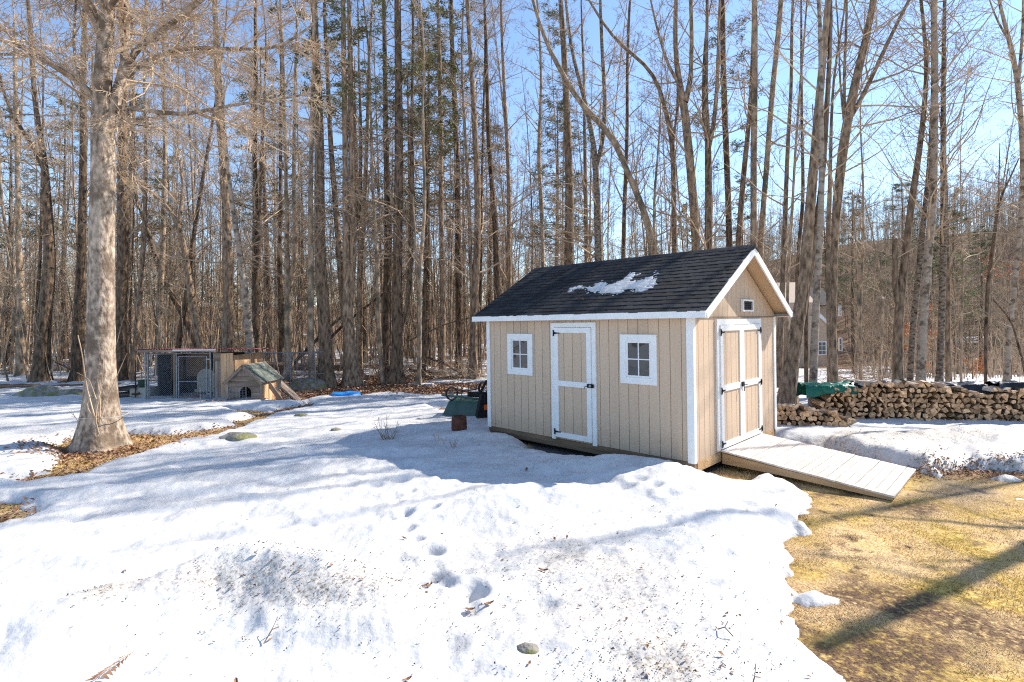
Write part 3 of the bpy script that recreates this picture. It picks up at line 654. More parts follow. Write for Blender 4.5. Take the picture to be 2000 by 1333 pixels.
def log_split(seed, L_, top=False):
    """a split wedge inscribed in a unit-ish radius .065"""
    r_ = random.Random(seed); kind = r_.choice('wwqth'); R = .066
    if kind == 'w': p = [(0, -1)] + [(math.sin(t) * 1.1, -1 + math.cos(t) * 1.9) for t in np.linspace(-.55, .55, 4)]
    elif kind == 'q': p = [(-.9, -.7), (.8, -.85), (.95, .5), (-.2, .95), (-.8, .5)]
    elif kind == 't': p = [(-1.05, -.6), (1.05, -.5), (.5, .45), (-.1, .9), (-.6, .5)]
    else: p = [(-1.1, -.45)] + [(1.1 * math.cos(t), -.45 + 1.25 * math.sin(t)) for t in np.linspace(0, math.pi, 5)][:4]
    rot = r_.uniform(0, 6.28); p = [(x_ * r_.uniform(.88, 1.1), z_ * r_.uniform(.88, 1.1)) for x_, z_ in p]
    p = [((x_ * math.cos(rot) - z_ * math.sin(rot)) * R, (x_ * math.sin(rot) + z_ * math.cos(rot)) * R) for x_, z_ in p]
    ar = sum(p[i][0] * p[(i + 1) % len(p)][1] - p[(i + 1) % len(p)][0] * p[i][1] for i in range(len(p)))
    if ar > 0: p = p[::-1]
    k = len(p); a = Acc(); V = []
    tw = r_.uniform(-.12, .12); ty = (r_.uniform(-.06, .06), r_.uniform(-.06, .06))
    for yy, s_ in ((-L_ / 2, 1), (0, r_.uniform(.95, 1.05)), (L_ / 2, r_.uniform(.85, 1.05))):
        t = yy / L_; V += [((x_ + ty[0] * 0) * s_ * math.cos(tw * t) - z_ * s_ * math.sin(tw * t), yy + (x_ * ty[0] + z_ * ty[1]) * 1.5, x_ * s_ * math.sin(tw * t) + z_ * s_ * math.cos(tw * t)) for x_, z_ in p]
    bark = k - 2
    a.add(V[:], [(s_ * k + i, s_ * k + (i + 1) % k, (s_ + 1) * k + (i + 1) % k, (s_ + 1) * k + i) for s_ in range(2) for i in range(k)], 0)
    a.mi[4][-1] = np.array([1 if i == bark else 2 for s_ in range(2) for i in range(k)])
    a.P.setdefault(k, []).append(np.array([list(range(k))[::-1], list(range(2 * k, 3 * k))])); a.mi.setdefault(k, []).append(np.zeros(2, int))
    return a.mesh('log', [M['log_end'], M['log_bark'], M['log_top' if top else 'log_end']])
splits = [log_split(i, .42) for i in range(16)]; tops = [log_split(100 + i, .42, True) for i in range(8)]; rounds = [log_round(i, .055, .42) for i in range(8)]
# main stack: from (6.35,10.95) to (10.6,10.1), runs out of the frame
A0 = np.array([6.30, 11.15]); A1 = np.array([10.35, 10.36]); LS = np.linalg.norm(A1 - A0); AN = math.atan2(A1[1] - A0[1], A1[0] - A0[0])
stack = empty('firewood_stack', (A0[0], A0[1], float(gz(*A0))), AN, label='long waist high stack of split firewood behind the snow banks', cat='firewood')
nlog = 0; pitch = .117; rowh = .098; extra = Acc()
bot = np.array([gs1(*(A0 + (A1 - A0) * t)) for t in np.linspace(0, 1, 12)]) 
for r_i in range(9):
    xx = (r_i % 2) * pitch / 2 + .02
    while xx < LS:
        zz = .06 + r_i * rowh - .03
        tph = (.72 + .10 * math.sin(xx * 1.3) + .05 * math.sin(xx * 4.1)) * sst(-.5, .35, np.array(xx)) 
        if zz < float(tph) + .08 - (.14 if xx < .72 else 0):
            top = zz + rowh > float(tph) + .06
            me_ = random.choice(tops if top and random.random() < .7 else splits) if random.random() > .07 else random.choice(rounds)
            sc_ = random.uniform(.70, 1.18)
            loc = (xx + random.uniform(-.012, .012), random.uniform(-.04, .03), zz + random.uniform(-.012, .012))
            rot = (random.uniform(-.05, .05), random.uniform(0, 6.28), random.uniform(-.07, .07))
            if top and random.random() < .5: rot = (rot[0], rot[1], random.uniform(-.6, .6)); loc = (loc[0], loc[1], loc[2] + .02)
            if random.random() > .012 and nlog < 300:
                o = link('log', me_, stack); o.location = loc; o.rotation_euler = rot; o.scale = (sc_, 1, sc_ * random.uniform(.9, 1.08)); nlog += 1
        xx += pitch * random.uniform(.9, 1.08)
print('logs', nlog)
a = Acc(); a.box((0, .16, 0), (LS, .2, .55)); 
# second row of logs behind, joined (only the tops show)
a = Acc()
for r_i in range(6):
    for xx in np.arange(.1, LS, .125):
        V, Qd = tubes(np.array([[[xx, .25, .06 + r_i * .115], [xx, .62, .06 + r_i * .115]]]), np.full((1, 2), .06), 5); a.add(V, Qd)
a.build('rear_logs', M['log_bark'], stack, kind='stuff')
# small round stack
B0 = np.array([5.02, 10.62]); B1 = np.array([6.42, 10.22]); LB = np.linalg.norm(B1 - B0); BN = math.atan2(B1[1] - B0[1], B1[0] - B0[0])
st2 = empty('firewood_stack', (B0[0], B0[1], float(gz(*B0)) + .02), BN, label='low pile of round logs and branches beside the shed corner', cat='firewood')
for r_i in range(5):
    xx = (r_i % 2) * .05
    while xx < LB:
        zz = .05 + r_i * .093; hmax = (.44 + .05 * math.sin(xx * 5)) * float(sst(-.25, .3, np.array(xx))) * float(sst(LB + .25, LB - .45, np.array(xx)))
        if zz < hmax:
            sc_ = random.uniform(.65, 1.3); o = link('log', random.choice(rounds) if random.random() < .8 else random.choice(splits), st2)
            top = zz + .1 > hmax
            o.location = (xx, random.uniform(-.03, .03), zz + random.uniform(-.01, .01)); o.rotation_euler = (random.uniform(-.08, .08), random.uniform(0, 6), random.uniform(-.1, .1) if not top else random.uniform(-.7, .7)); o.scale = (sc_, 1, sc_)
        xx += .098 * random.uniform(.9, 1.15)
# tarps on the stack
def tarp(name, P0, P1, wd, zc, mt, seed, **kw):
    n, m = 40, 22; U_, V_ = np.meshgrid(np.linspace(0, 1, n), np.concatenate([[-.56, -.55, -.54], np.linspace(-.52, 1, m - 3)]))
    X_ = U_ * (P1 - P0) + P0; Y_ = V_ * wd
    Z_ = zc + .05 * (fbm(X_ * 4, Y_ * 6, seed, 3) - .5) * 2 + .06 * (fbm(X_ * 9, Y_ * 9, seed + 1, 3) - .5)
    Z_ = Z_ - (.12 + .26 * fbm(X_ * 3.5, Y_ * 0 + 2, seed + 9, 2)) * sst(-.46, -.56, V_) * (1 - .3 * fbm(X_ * 3, Y_ * 0 + 2, seed + 3, 2)) - .3 * sst(.7, 1, V_)
    e = .12 * (fbm(X_ * 5, 0 * Y_, seed + 5, 2) - .5); Y_ = Y_ + e
    V = np.stack([X_, Y_, Z_], -1).reshape(-1, 3); V2 = V.copy(); V2[:, 2] -= .006
    q = (np.arange(m - 1)[:, None] * n + np.arange(n - 1)[None]); Q = np.stack([q, q + 1, q + n + 1, q + n], -1).reshape(-1, 4)
    o = link(name, raw(name, np.concatenate([V, V2]), [Q, Q[:, ::-1] + n * m], M[mt], smooth=True), **kw)
    o.location = stack.location; o.rotation_euler = stack.rotation_euler; return o
tarp('tarpaulin', -.25, .72, .42, .80, 'tarp_green', 3, label='crumpled green tarp draped over the end of the firewood stack', cat='tarp')
tarp('tarpaulin', .70, 1.45, .34, .83, 'tarp_black', 12, label='black plastic sheet just behind the green tarp on the firewood', cat='tarp').location.y += .16
tarp('tarpaulin', 2.35, 3.15, .30, .82, 'tarp_black', 22, label='black plastic sheet on the middle of the firewood stack', cat='tarp').location.y += .14
tarp('tarpaulin', 3.25, 4.5, .34, .86, 'tarp_black', 32, label='long black plastic sheet at the far end of the firewood', cat='tarp').location.y += .08
# stump next to the shed corner
s_ = atY(1527, 785, 11.6)
a = Acc(); k = 14
rr = [1.25, 1.05, 1, 1, .98]; zs = [-.1, .06, .14, .26, .27]
V = [(math.cos(6.283 * i / k) * .15 * r0 * (1 + .08 * math.sin(3 * i)), math.sin(6.283 * i / k) * .15 * r0 * (1 + .08 * math.sin(3 * i)), zz) for r0, zz in zip(rr, zs) for i in range(k)]
a.add(V, [(t * k + i, t * k + (i + 1) % k, (t + 1) * k + (i + 1) % k, (t + 1) * k + i) for t in range(4) for i in range(k)], 1)
a.P.setdefault(k, []).append(np.array([list(range(4 * k, 5 * k))])); a.mi.setdefault(k, []).append(np.zeros(1, int))
o = a.build('tree_stump', [M['log_end'], M['bark_brown']], label='short cut stump between the shed corner and the log pile', cat='stump'); o.location = (s_[0], s_[1], float(gz(s_[0], s_[1])))

# ---------------------------------------------------------------- dog kennel
KX, KY = -10.68, 15.6
ken = empty('dog_kennel', (KX, KY, float(gz(KX, KY))), -.04, label='chain link dog kennel with plank side and sloping red roof', cat='kennel')
KW, KH, KD = 2.0, 1.52, 1.7
def chain(x0, x1, z0, z1, parent, y_=0, pitch=.062, r=.0022, name='chain_link'):
    P = []
    n = int((x1 - x0 + z1 - z0) / pitch)
    for sgn in (1, -1):
        for i in range(n):
            c = i * pitch
            # x - z = c - H family
            xa = max(0, c - (z1 - z0)); xb = min(x1 - x0, c)
            if xb - xa < .02: continue
            za_, zb_ = c - xa, c - xb
            if sgn < 0: p = [(x0 + xa, y_, z0 + za_), (x0 + xb, y_, z0 + zb_)]
            else: p = [(x1 - xa, y_ + .004, z0 + za_), (x1 - xb, y_ + .004, z0 + zb_)]
            P.append(p)
    V, Q = tubes(np.array(P), np.full((len(P), 2), r), 3); a = Acc(); a.add(V, Q); return a.build(name, M['steel'], parent, kind='stuff')
def tube_part(name, pts, r, mt, parent, k=8):
    a = Acc(); a.tube(pts, r, k); return a.build(name, M[mt], parent)
tube_part('post', [(0, 0, -.05), (0, 0, KH)], .022, 'steel', ken); tube_part('post', [(.06, .02, -.05), (.06, .02, KH)], .028, 'steel', ken)
tube_part('post', [(.93, .0, 0), (.93, 0, KH - .06)], .022, 'steel', ken); tube_part('post', [(1.94, 0, -.02), (1.94, 0, KH)], .024, 'steel', ken); tube_part('post', [(2.0, .05, -.02), (2.0, .05, KH)], .018, 'steel', ken)
tube_part('top_rail', [(.06, 0, KH - .08), (1.94, 0, KH - .08)], .018, 'steel', ken)
a = Acc(); a.box((.80, .03, 0), (.87, .10, KH - .1)); a.build('wooden_post', M['grey_wood_v'], ken)
chain(.08, .80, .05, KH - .08, ken, -.01)
gate = empty('gate'); gate.parent = ken
for p in ([(1.0, -.02, .05), (1.0, -.02, KH - .16)], [(1.84, -.02, .05), (1.84, -.02, KH - .16)], [(1.0, -.02, KH - .16), (1.84, -.02, KH - .16)], [(1.0, -.02, .05), (1.84, -.02, .05)], [(1.0, -.02, .63), (1.84, -.02, .63)]): tube_part('gate_tube', p, .017, 'steel', gate)
chain(1.0, 1.84, .05, KH - .16, gate, -.03)
for z_ in (.25, 1.25):
    a = Acc(); a.box((1.83, -.04, z_), (1.96, .0, z_ + .035)); a.build('gate_hinge', M['steel'], gate)
a = Acc(); a.box((-.05, -.06, -.06), (.85, .06, .06)); a.build('base_beam', M['grey_wood'], ken)
a = Acc(); a.box((1.98, -.02, -.04), (2.62, .08, .04)); a.build('base_beam', M['grey_wood'], ken)
# back, left and interior panels
a = Acc(); a.box((.03, .45, 0), (.06, KD, KH - .13)); a.build('left_panel', M['dark_panel'], ken)
a = Acc(); a.box((.12, KD - .05, .62), (.95, KD - .02, KH - .15)); a.build('back_board', M['ply'], ken)
a = Acc(); a.box((.03, KD, 0), (2.0, KD + .03, KH - .14)); a.build('back_panel', M['dark_panel'], ken)
a = Acc(); a.box((.07, 1.0, .55), (.10, 1.5, KH - .16)); a.build('inner_board', M['ply'], ken)
a = Acc(); a.box((.06, .1, -.01), (2.0, KD, .03)); a.build('floor_panel', M['dark_panel'], ken)
# right part: planks
xs = [2.04, 2.14, 2.25]
for i, x_ in enumerate((2.03, 2.13)):
    a = Acc(); a.box((x_, .05, .02), (x_ + .09, .075, KH - .06)); a.build('side_plank', M['grey_wood_v'], ken)
for i, x_ in enumerate((2.235, 2.425)):
    a = Acc(); a.box((x_, .0, .0), (x_ + .18, .03, KH - .09 + .01 * i)); a.build('side_plank', M['cedar'], ken)
for i in range(7):
    a = Acc(); y_ = .06 + i * .23; a.box((2.60, y_, .0), (2.625, y_ + .22, KH - .15)); a.build('side_plank', M['cedar'], ken)
a = Acc(); a.box((2.03, .0, KH - .30), (2.234, .045, KH - .08)); a.build('header_board', M['grey_wood'], ken)
# roof: corrugated red sheets, low slope to the back
rf = empty('roof'); rf.parent = ken; rf.location = (0, 0, KH + .03); rf.rotation_euler = (-0.044, .004, 0)
for j, (x0, x1, dz) in enumerate(((-.12, .55, .0), (.5, 1.2, .008), (1.15, 1.9, .0), (1.85, 2.45, .008), (2.4, 2.95, .0))):
    nn = int((x1 - x0) / .019); U_ = np.linspace(x0, x1, nn); V = []
    for y_ in (-.18, KD + .15):
        V += [(u, y_, .014 * math.sin(u * 2 * math.pi / .076) + dz + .02) for u in U_]
    V = V + [(v[0], v[1], v[2] - .004) for v in V]; a = Acc(); h = 2 * nn
    a.add(V, [(i, i + 1, nn + i + 1, nn + i) for i in range(nn - 1)] + [(h + i, h + nn + i, h + nn + i + 1, h + i + 1) for i in range(nn - 1)] + [(i, h + i, h + i + 1, i + 1) for i in range(nn - 1)])
    a.build('roof_sheet', M['red_metal'], rf)
a = Acc(); a.box((-.1, -.17, -.06), (2.2, -.13, -.0)); a.build('roof_batten', M['grey_wood'], rf)
a = Acc(); a.box((.95, -.2, -.02), (2.22, -.185, .01)); a.build('edge_strip', M['white'], rf)
# things in the kennel
def at_k(x_, y_, z_=0): return tuple(ken.matrix_basis @ Vector((x_, y_, z_)))
def lathe(name, prof, mt, k=16, **kw):
    a = Acc(); V = [(r0 * math.cos(6.28319 * i / k), r0 * math.sin(6.28319 * i / k), z_) for r0, z_ in prof for i in range(k)]
    a.add(V, [(t * k + i, t * k + (i + 1) % k, (t + 1) * k + (i + 1) % k, (t + 1) * k + i) for t in range(len(prof) - 1) for i in range(k)]); return a.build(name, M[mt], smooth=True, **kw)
o = lathe('food_bowl', [(0, .02), (.11, .02), (.15, .14), (.165, .14), (.12, 0), (0, 0)], 'pot_orange', label='orange bowl on the floor inside the kennel gate', cat='bowl'); o.location = at_k(1.27, .25, .03)
a = Acc(); a.box((-.09, -.06, 0), (.09, .06, .10)); a.box((-.07, -.065, .03), (.0, -.06, .08), 1); o = a.build('feed_box', [M['beige'], M['white']], label='small cream box behind the wire of the kennel', cat='box'); o.location = at_k(.66, .12, .06)
bar = empty('plastic_doghouse', at_k(1.28, .85, .3), -.04, label='domed grey plastic shelter inside the kennel behind the gate', cat='shelter')
a = Acc(); prof = [(-.3, 0), (.3, 0), (.3, .35)] + [(.3 * math.cos(t), .35 + .28 * math.sin(t)) for t in np.linspace(.2, 2.94, 9)] + [(-.3, .35)]
a.prism(prof, 0, .5, 1); a.build('dome', M['beige'], bar)
a = Acc(); a.box((-.34, -.06, -.07), (.36, .56, -.0)); a.build('floor_tray', M['beige'], bar)
for x_ in (-.28, .28):
    a = Acc(); a.box((x_ - .02, .0, -.3), (x_ + .02, .04, -.07)); a.build('leg', M['steel'], bar)
# ---------------------------------------------------------------- dog house
DX, DY = -8.06, 15.15
dh = empty('dog_house', (DX, DY, float(gz(DX, DY)) + .0), -.05, label='weathered plank dog house with gable roof and arched doorway', cat='dog house')
dw, dhh, dp, ap = .98, .66, 1.1, 1.10
def arch_board(z0, z1):
    """front board between z0 and z1 with the arched opening cut out"""
    cx, r0, zt = .52, .165, .50
    out = []
    if z0 >= zt: return [[(0, z0), (dw, z0), (dw, z1), (0, z1)]]
    def hw(z_): return r0 if z_ < zt - r0 else math.sqrt(max(r0 * r0 - (z_ - (zt - r0)) ** 2, 0))
    zz = list(np.linspace(z0, min(z1, zt), 6))
    Lp = [(0, z0)] + [(cx - hw(q), q) for q in zz] + ([(cx, z1)] if z1 > zt else []) + [(0, z1)]
    Rp = [(dw, z1)] + ([(cx, z1)] if z1 > zt else []) + [(cx + hw(q), q) for q in zz[::-1]] + [(dw, z0)]
    return [Lp, Rp]
nbz = 4; 
for i in range(nbz):
    z0, z1 = i * .165 + .004, (i + 1) * .165 - .004
    for p in arch_board(z0, z1):
        a = Acc(); a.prism([(q[0], q[1]) for q in p], -.0 - .004 * (i % 2), .02, 1); a.build('front_board', M['grey_wood'], dh)
slp = (ap - dhh) / (dw / 2)
a = Acc(); a.prism([(.0, .66), (dw, .66), (dw - .13 / slp, .66 + .13), (.13 / slp, .66 + .13)], .0, .02, 1); a.build('front_board', M['grey_wood'], dh)
for i in range(4):
    x0 = .13 / slp + i * (dw - .26 / slp) / 4 + .003; x1 = x0 + (dw - .26 / slp) / 4 - .006
    zf = lambda q: .66 + slp * min(q, dw - q) - .01
    a = Acc(); pl = [(x0, .796), (x1, .796), (x1, max(zf(x1), .80)), (x0, max(zf(x0), .80))]; a.prism(pl, .0, .02, 1); a.build('gable_board', M['grey_wood_v'], dh)
for x_ in (-.03, dw - .03):
    a = Acc(); a.box((x_, -.025, 0), (x_ + .06, -.006, .67)); a.build('corner_post', M['grey_wood_v'], dh)
for i in range(6):
    a = Acc(); y_ = .03 + i * .18; a.box((dw, y_, 0), (dw + .02, y_ + .172, .65)); a.build('side_board', M['cedar'], dh)
a = Acc(); a.box((-.02, .03, 0), (0, dp, .65)); a.box((0, dp - .02, 0), (dw, dp, .66)); a.prism([(0, .66), (dw, .66), (dw / 2, ap)], dp - .02, dp, 1); a.build('rear_wall', M['grey_wood'], dh)
a = Acc(); a.box((.02, .04, 0), (dw - .02, dp - .03, .012)); a.build('floor_board', M['dark_panel'], dh)
drf = empty('roof'); drf.parent = dh
dang = math.atan(slp); dl_ = (dw / 2 + .09) / math.cos(dang)
for sgn in (-1, 1):
    R_ = Matrix.Translation((dw / 2, 0, ap + .03)) @ Matrix.Rotation(sgn * dang, 4, 'Y')
    a = Acc(); a.box((0 if sgn > 0 else -dl_, -.10, -.02), (dl_ if sgn > 0 else 0, dp + .08, -.001)); o = a.build('roof_deck', M['grey_wood'], drf); o.matrix_local = R_
    a = Acc(); a.box((0 if sgn > 0 else -dl_, -.122, -.075), (dl_ if sgn > 0 else 0, -.10, .004)); o = a.build('rake_board', M['grey_wood'], drf); o.matrix_local = R_
    a = Acc(); a.box((-.0, 0, 0), (.16, .145, .009)); sm = a.mesh('shingle', M['green_shingle'])
    for i in range(5):
        for j in range(8):
            o = link('shingle', sm, drf); xo = dl_ - .15 - i * .145 if sgn > 0 else -dl_ + i * .145 - .01
            xo = max(xo, 0) if sgn > 0 else min(xo, -.16)
            o.matrix_local = R_ @ Matrix.Translation((xo, -.105 + j * .15, .002)) @ Matrix.Rotation(-sgn * .05, 4, 'Y')
o = lathe('straw_heap', [(.17, 0), (.15, .07), (.08, .14), (0, .17)], 'cedar', 9, label='straw bedding in the doorway of the dog house', cat='straw'); o.location = tuple(dh.matrix_basis @ Vector((.52, .25, .0)))
# low wire pen in front
pen = empty('wire_pen', (-8.72, 14.95, float(gz(-8.7, 14.95))), -.03, label='low welded wire pen panel in front of the dog house', cat='pen')
P = [[(0, 0, z_), (1.3, 0, z_)] for z_ in np.linspace(0.02, .46, 11)] + [[(x_, .003, 0), (x_, .003, .48)] for x_ in np.linspace(0, 1.3, 15)]
V, Q = tubes(np.array(P), np.full((len(P), 2), .0028), 3); a = Acc(); a.add(V, Q); a.build('wire_grid', M['steel'], pen, kind='stuff')
for x_ in (0, 1.3): tube_part('post', [(x_, 0, -.05), (x_, 0, .52)], .009, 'steel', pen)
# pallet leaning
pal = empty('pallet', (-6.05, 15.05, float(gz(-6.6, 15.1)) + .02), 0, label='grey wooden pallet leaning against the dog house', cat='pallet'); pal.rotation_euler = (.25, .80, .55)
for i in range(6):
    a = Acc(); a.box((-.72 , -.30 + i * .12, .09), (.0, -.20 + i * .12, .108)); a.build('slat', M['grey_wood'], pal)
for i in range(3):
    a = Acc(); a.box((-.72 + i * .34, -.3, .0), (-.68 + i * .34, .40, .088)); a.build('stringer', M['grey_wood'], pal)
for i in range(3):
    a = Acc(); a.box((-.72, -.30 + i * .28, -.02), (.0, -.20 + i * .28, -.002)); a.build('slat', M['grey_wood'], pal)
brd = Acc(); brd.box((-.06, -.012, 0), (.06, .012, .72)); o = brd.build('loose_board', M['grey_wood_v'], label='loose board leaning between the dog house and the pallet', cat='board'); o.location = (-6.75, 15.6, .02); o.rotation_euler = (.1, -.55, .2)
# chain link fence behind the dog house
fe = empty('chain_link_fence', (-9.3, 18.2, float(gz(-8, 18.2))), -.02, label='short run of chain link fence behind the dog house', cat='fence')
FW, FHh = 1.95, 1.28
x_b = 1.0
for x_ in (.92, 1.78 , 2.62): tube_part('post', [(x_, 0, -.1), (x_, 0, FHh)], .022, 'steel', fe)
tube_part('post', [(1.2, -.03, .4), (1.24, -.03, FHh)], .012, 'steel', fe)
tube_part('rail', [(.2, 0, FHh), (2.9, 0, FHh + .01)], .018, 'steel', fe); tube_part('rail', [(.92, 0, .52), (2.9, 0, .56)], .016, 'steel', fe)
chain(.3, 2.62, .0, FHh, fe, .01, pitch=.07, r=.0022)
# ---------------------------------------------------------------- pool
p = at(675, 779, .05)
pool = empty('paddling_pool', (p[0], p[1], gs1(p[0], p[1]) - .03), 0, label='blue plastic paddling pool lying upside down by the trees', cat='pool')
a = Acc(); k = 28
prof = [(.47, 0), (.46, .03), (.43, .05), (.42, .13), (.39, .16), (.30, .15), (.18, .165), (0, .155)]
V = []
for j, (r0, z_) in enumerate(prof):
    for i in range(k):
        w_ = 1 + (.03 * math.cos(7 * 6.283 * i / k) if 1 < j < 6 else .01 * math.cos(7 * 6.283 * i / k)); V.append((r0 * w_ * math.cos(6.283 * i / k), r0 * w_ * math.sin(6.283 * i / k) * .9, z_ + (.012 * math.sin(5 * 6.283 * i / k) if j > 3 else 0)))
a.add(V, [(t * k + i, t * k + (i + 1) % k, (t + 1) * k + (i + 1) % k, (t + 1) * k + i) for t in range(len(prof) - 1) for i in range(k)])
a.build('shell', M['pool_blue'], pool, smooth=True)
o = lathe('rim', [(.455, .0), (.50, .0), (.505, .018), (.49, .028), (.455, .022)], 'pool_blue', 28); o.parent = pool; o.scale = (1, .9, 1)
# ---------------------------------------------------------------- rocks
def rock(loc, sx_, sy_, sz_, seed, label, mt='stone', name='boulder', cat='rock', n=22):
    th_ = np.linspace(0, math.pi, n); ph_ = np.linspace(0, 2 * math.pi, 2 * n, endpoint=False); T_, P_ = np.meshgrid(th_, ph_, indexing='ij')
    X_, Y_, Z_ = np.sin(T_) * np.cos(P_), np.sin(T_) * np.sin(P_), np.cos(T_)
    rr = .78 + .5 * (fbm(X_ * 1.4 + seed + Z_, Y_ * 1.4 + Z_ * .7, seed, 4) - .3) * .8
    V = np.stack([X_ * rr * sx_, Y_ * rr * sy_, Z_ * rr * sz_], -1).reshape(-1, 3); m = 2 * n
    i = np.arange(n - 1)[:, None] * m; j = np.arange(m)[None]; j2 = (j + 1) % m; Q = np.stack([i + j, i + m + j, i + m + j2, i + j2], -1).reshape(-1, 4)
    o = link(name, raw(name, V, [Q], M[mt], smooth=True), label=label, cat=cat); o.location = tuple(float(v) for v in loc); return o
def rockpx(px, py, sx_, sz_, seed, label, **kw):
    p = at(px, py, .12); rock((p[0], p[1] + sx_ * .4, gs1(p[0], p[1]) - sz_ * .25), sx_, sx_ * .7, sz_, seed, label, **kw)
rockpx(457, 863, .40, .18, 3, 'flat mossy stone in the snow between the maple and the dog house')
rockpx(655, 848, .14, .07, 5, 'small flat stone poking out of the snow near the shrub')
rockpx(585, 815, .2, .09, 6, 'grey stone at the edge of the thawed strip below the dog house')
p = at(78, 776, .05); rock((p[0], p[1], .05), .85, .6, .42, 9, 'large pale boulder left of the maple'); rock((p[0] + .95, p[1] + .1, .03), .6, .5, .30, 12, 'low rounded boulder touching the large pale boulder')
p = at(590, 762, .05); rock((p[0] + .0, p[1] + .5, .05), .75, .5, .42, 15, 'mossy boulder behind the pallet')
rockpx(1030, 1296, .085, .05, 21, 'small mossy stone showing through the snow in the foreground')
# ---------------------------------------------------------------- garden cart and rusty drum by the shed
cp = np.array([-1.12, 11.9]); cz = gs1(*cp)
cart = empty('garden_cart', (cp[0], cp[1], cz - .02), -.12, label='green garden cart lying upside down behind the rusty drum', cat='cart')
a = Acc() # upturned tub: wide at the ground, narrower above
V = [(-.42, -.3, 0), (.75, -.35, .05), (.75, .4, .05), (-.42, .4, 0), (-.26, -.2, .36), (.72, -.28, .34), (.72, .32, .34), (-.26, .32, .36)]
a.add(V, [(0, 1, 5, 4), (1, 2, 6, 5), (2, 3, 7, 6), (3, 0, 4, 7), (4, 5, 6, 7)])
o = a.build('tub', M['cart_green'], cart); md = o.modifiers.new('b', 'BEVEL'); md.width = .05; md.segments = 4
def wheel(loc, r, parent, rot, rimm='steel'):
    wv = empty('wheel'); wv.parent = parent; wv.location = loc; wv.rotation_euler = rot
    a = Acc(); k = 24; prof = [(-.022, .8), (-.03, .9), (-.02, 1), (.02, 1), (.03, .9), (.022, .8)]
    V = [(r * q[1] * math.cos(6.283 * i / k), q[0], r * q[1] * math.sin(6.283 * i / k)) for q in prof for i in range(k)]
    a.add(V, [(t * k + i, t * k + (i + 1) % k, ((t + 1) % 6) * k + (i + 1) % k, ((t + 1) % 6) * k + i) for t in range(6) for i in range(k)]); a.build('tyre', M['rubber'], wv, smooth=True)
    a = Acc(); a.tube([(0, -.03, 0), (0, .03, 0)], .035, 10)
    for i in range(8):
        t = i * math.pi / 4; a.tube([(0, 0, 0), (r * .8 * math.cos(t), 0, r * .8 * math.sin(t))], .007, 4, caps=False)
    V = [(r * q[1] * math.cos(6.283 * i / k), q[0], r * q[1] * math.sin(6.283 * i / k)) for q in ((-.018, .79), (.018, .79), (.0, .73)) for i in range(k)]
    a.add(V, [(t * k + i, t * k + (i + 1) % k, ((t + 1) % 3) * k + (i + 1) % k, ((t + 1) % 3) * k + i) for t in range(3) for i in range(k)]); a.build('rim', M[rimm], wv)
wheel((-.20, -.18, .50), .15, cart, (0, 0, .7)); wheel((.42, .3, .56), .15, cart, (0, 0, .9))
tube_part('axle', [(-.20, -.18, .50), (.42, .3, .56)], .012, 'black_metal', cart)
tube_part('handle_bar', [(-.42, -.22, .47), (.0, -.24, .44), (.65, -.3, .36)], .022, 'cart_green', cart)
for p_ in ([(.0, -.2, .36), (.05, -.1, .68), (.14, -.05, .68), (.18, -.15, .38)], [(.26, .1, .38), (.30, .15, .66), (.38, .2, .66), (.45, .1, .38)]): tube_part('stand', p_, .009, 'black_metal', cart, 6)
a = Acc(); a.box((.12, -.06, .40), (.48, -.03, .52)); a.build('cross_plate', M['black_metal'], cart)
dp_ = at(897, 842, .18); drum = empty('rusty_drum', (dp_[0], dp_[1], gs1(dp_[0], dp_[1]) - .02), .2, label='small rusty iron drum standing in the snow before the cart', cat='drum')
o = lathe('barrel', [(0, 0), (.125, 0), (.14, .03), (.145, .13), (.14, .25), (.13, .28), (.12, .285), (.115, .26), (0, .255)], 'rust', 20); o.parent = drum
o = lathe('hoop', [(.138, .045), (.148, .05), (.148, .075), (.138, .08)], 'rust', 20); o.parent = drum
# black machine with orange lower part, half behind the shed corner
mp_ = np.array([-.70, 11.45]); mo = empty('snow_blower', (mp_[0], mp_[1], gs1(*mp_)), .3, label='black machine with an orange lamp half hidden behind the shed corner', cat='machine')
a = Acc(); V = [(-.10, -.1, 0), (.02, -.1, 0), (.02, .1, 0), (-.10, .1, 0), (.02, -.1, .52), (.16, -.1, .52), (.16, .1, .52), (.02, .1, .52)]; a.add(V, [(0, 1, 5, 4), (1, 2, 6, 5), (2, 3, 7, 6), (3, 0, 4, 7), (4, 5, 6, 7), (0, 3, 2, 1)]); a.build('upright_arm', M['rubber'], mo)
a = Acc(); a.box((.05, -.12, .28), (.45, .2, .50)); o = a.build('engine_cover', M['black_metal'], mo); md = o.modifiers.new('b', 'BEVEL'); md.width = .03; md.segments = 3
a = Acc(); a.box((.05, -.13, .16), (.22, .1, .27)); a.build('lamp_housing', M['orange'], mo)
a = Acc(); a.tube([(.0, 0, .5), (.15, .05, .75), (.3, .05, .80)], .03, 8); a.build('chute', M['black_metal'], mo)
a = Acc(); a.box((0, -.12, .0), (.5, .25, .16)); a.build('base_plate', M['rubber'], mo)

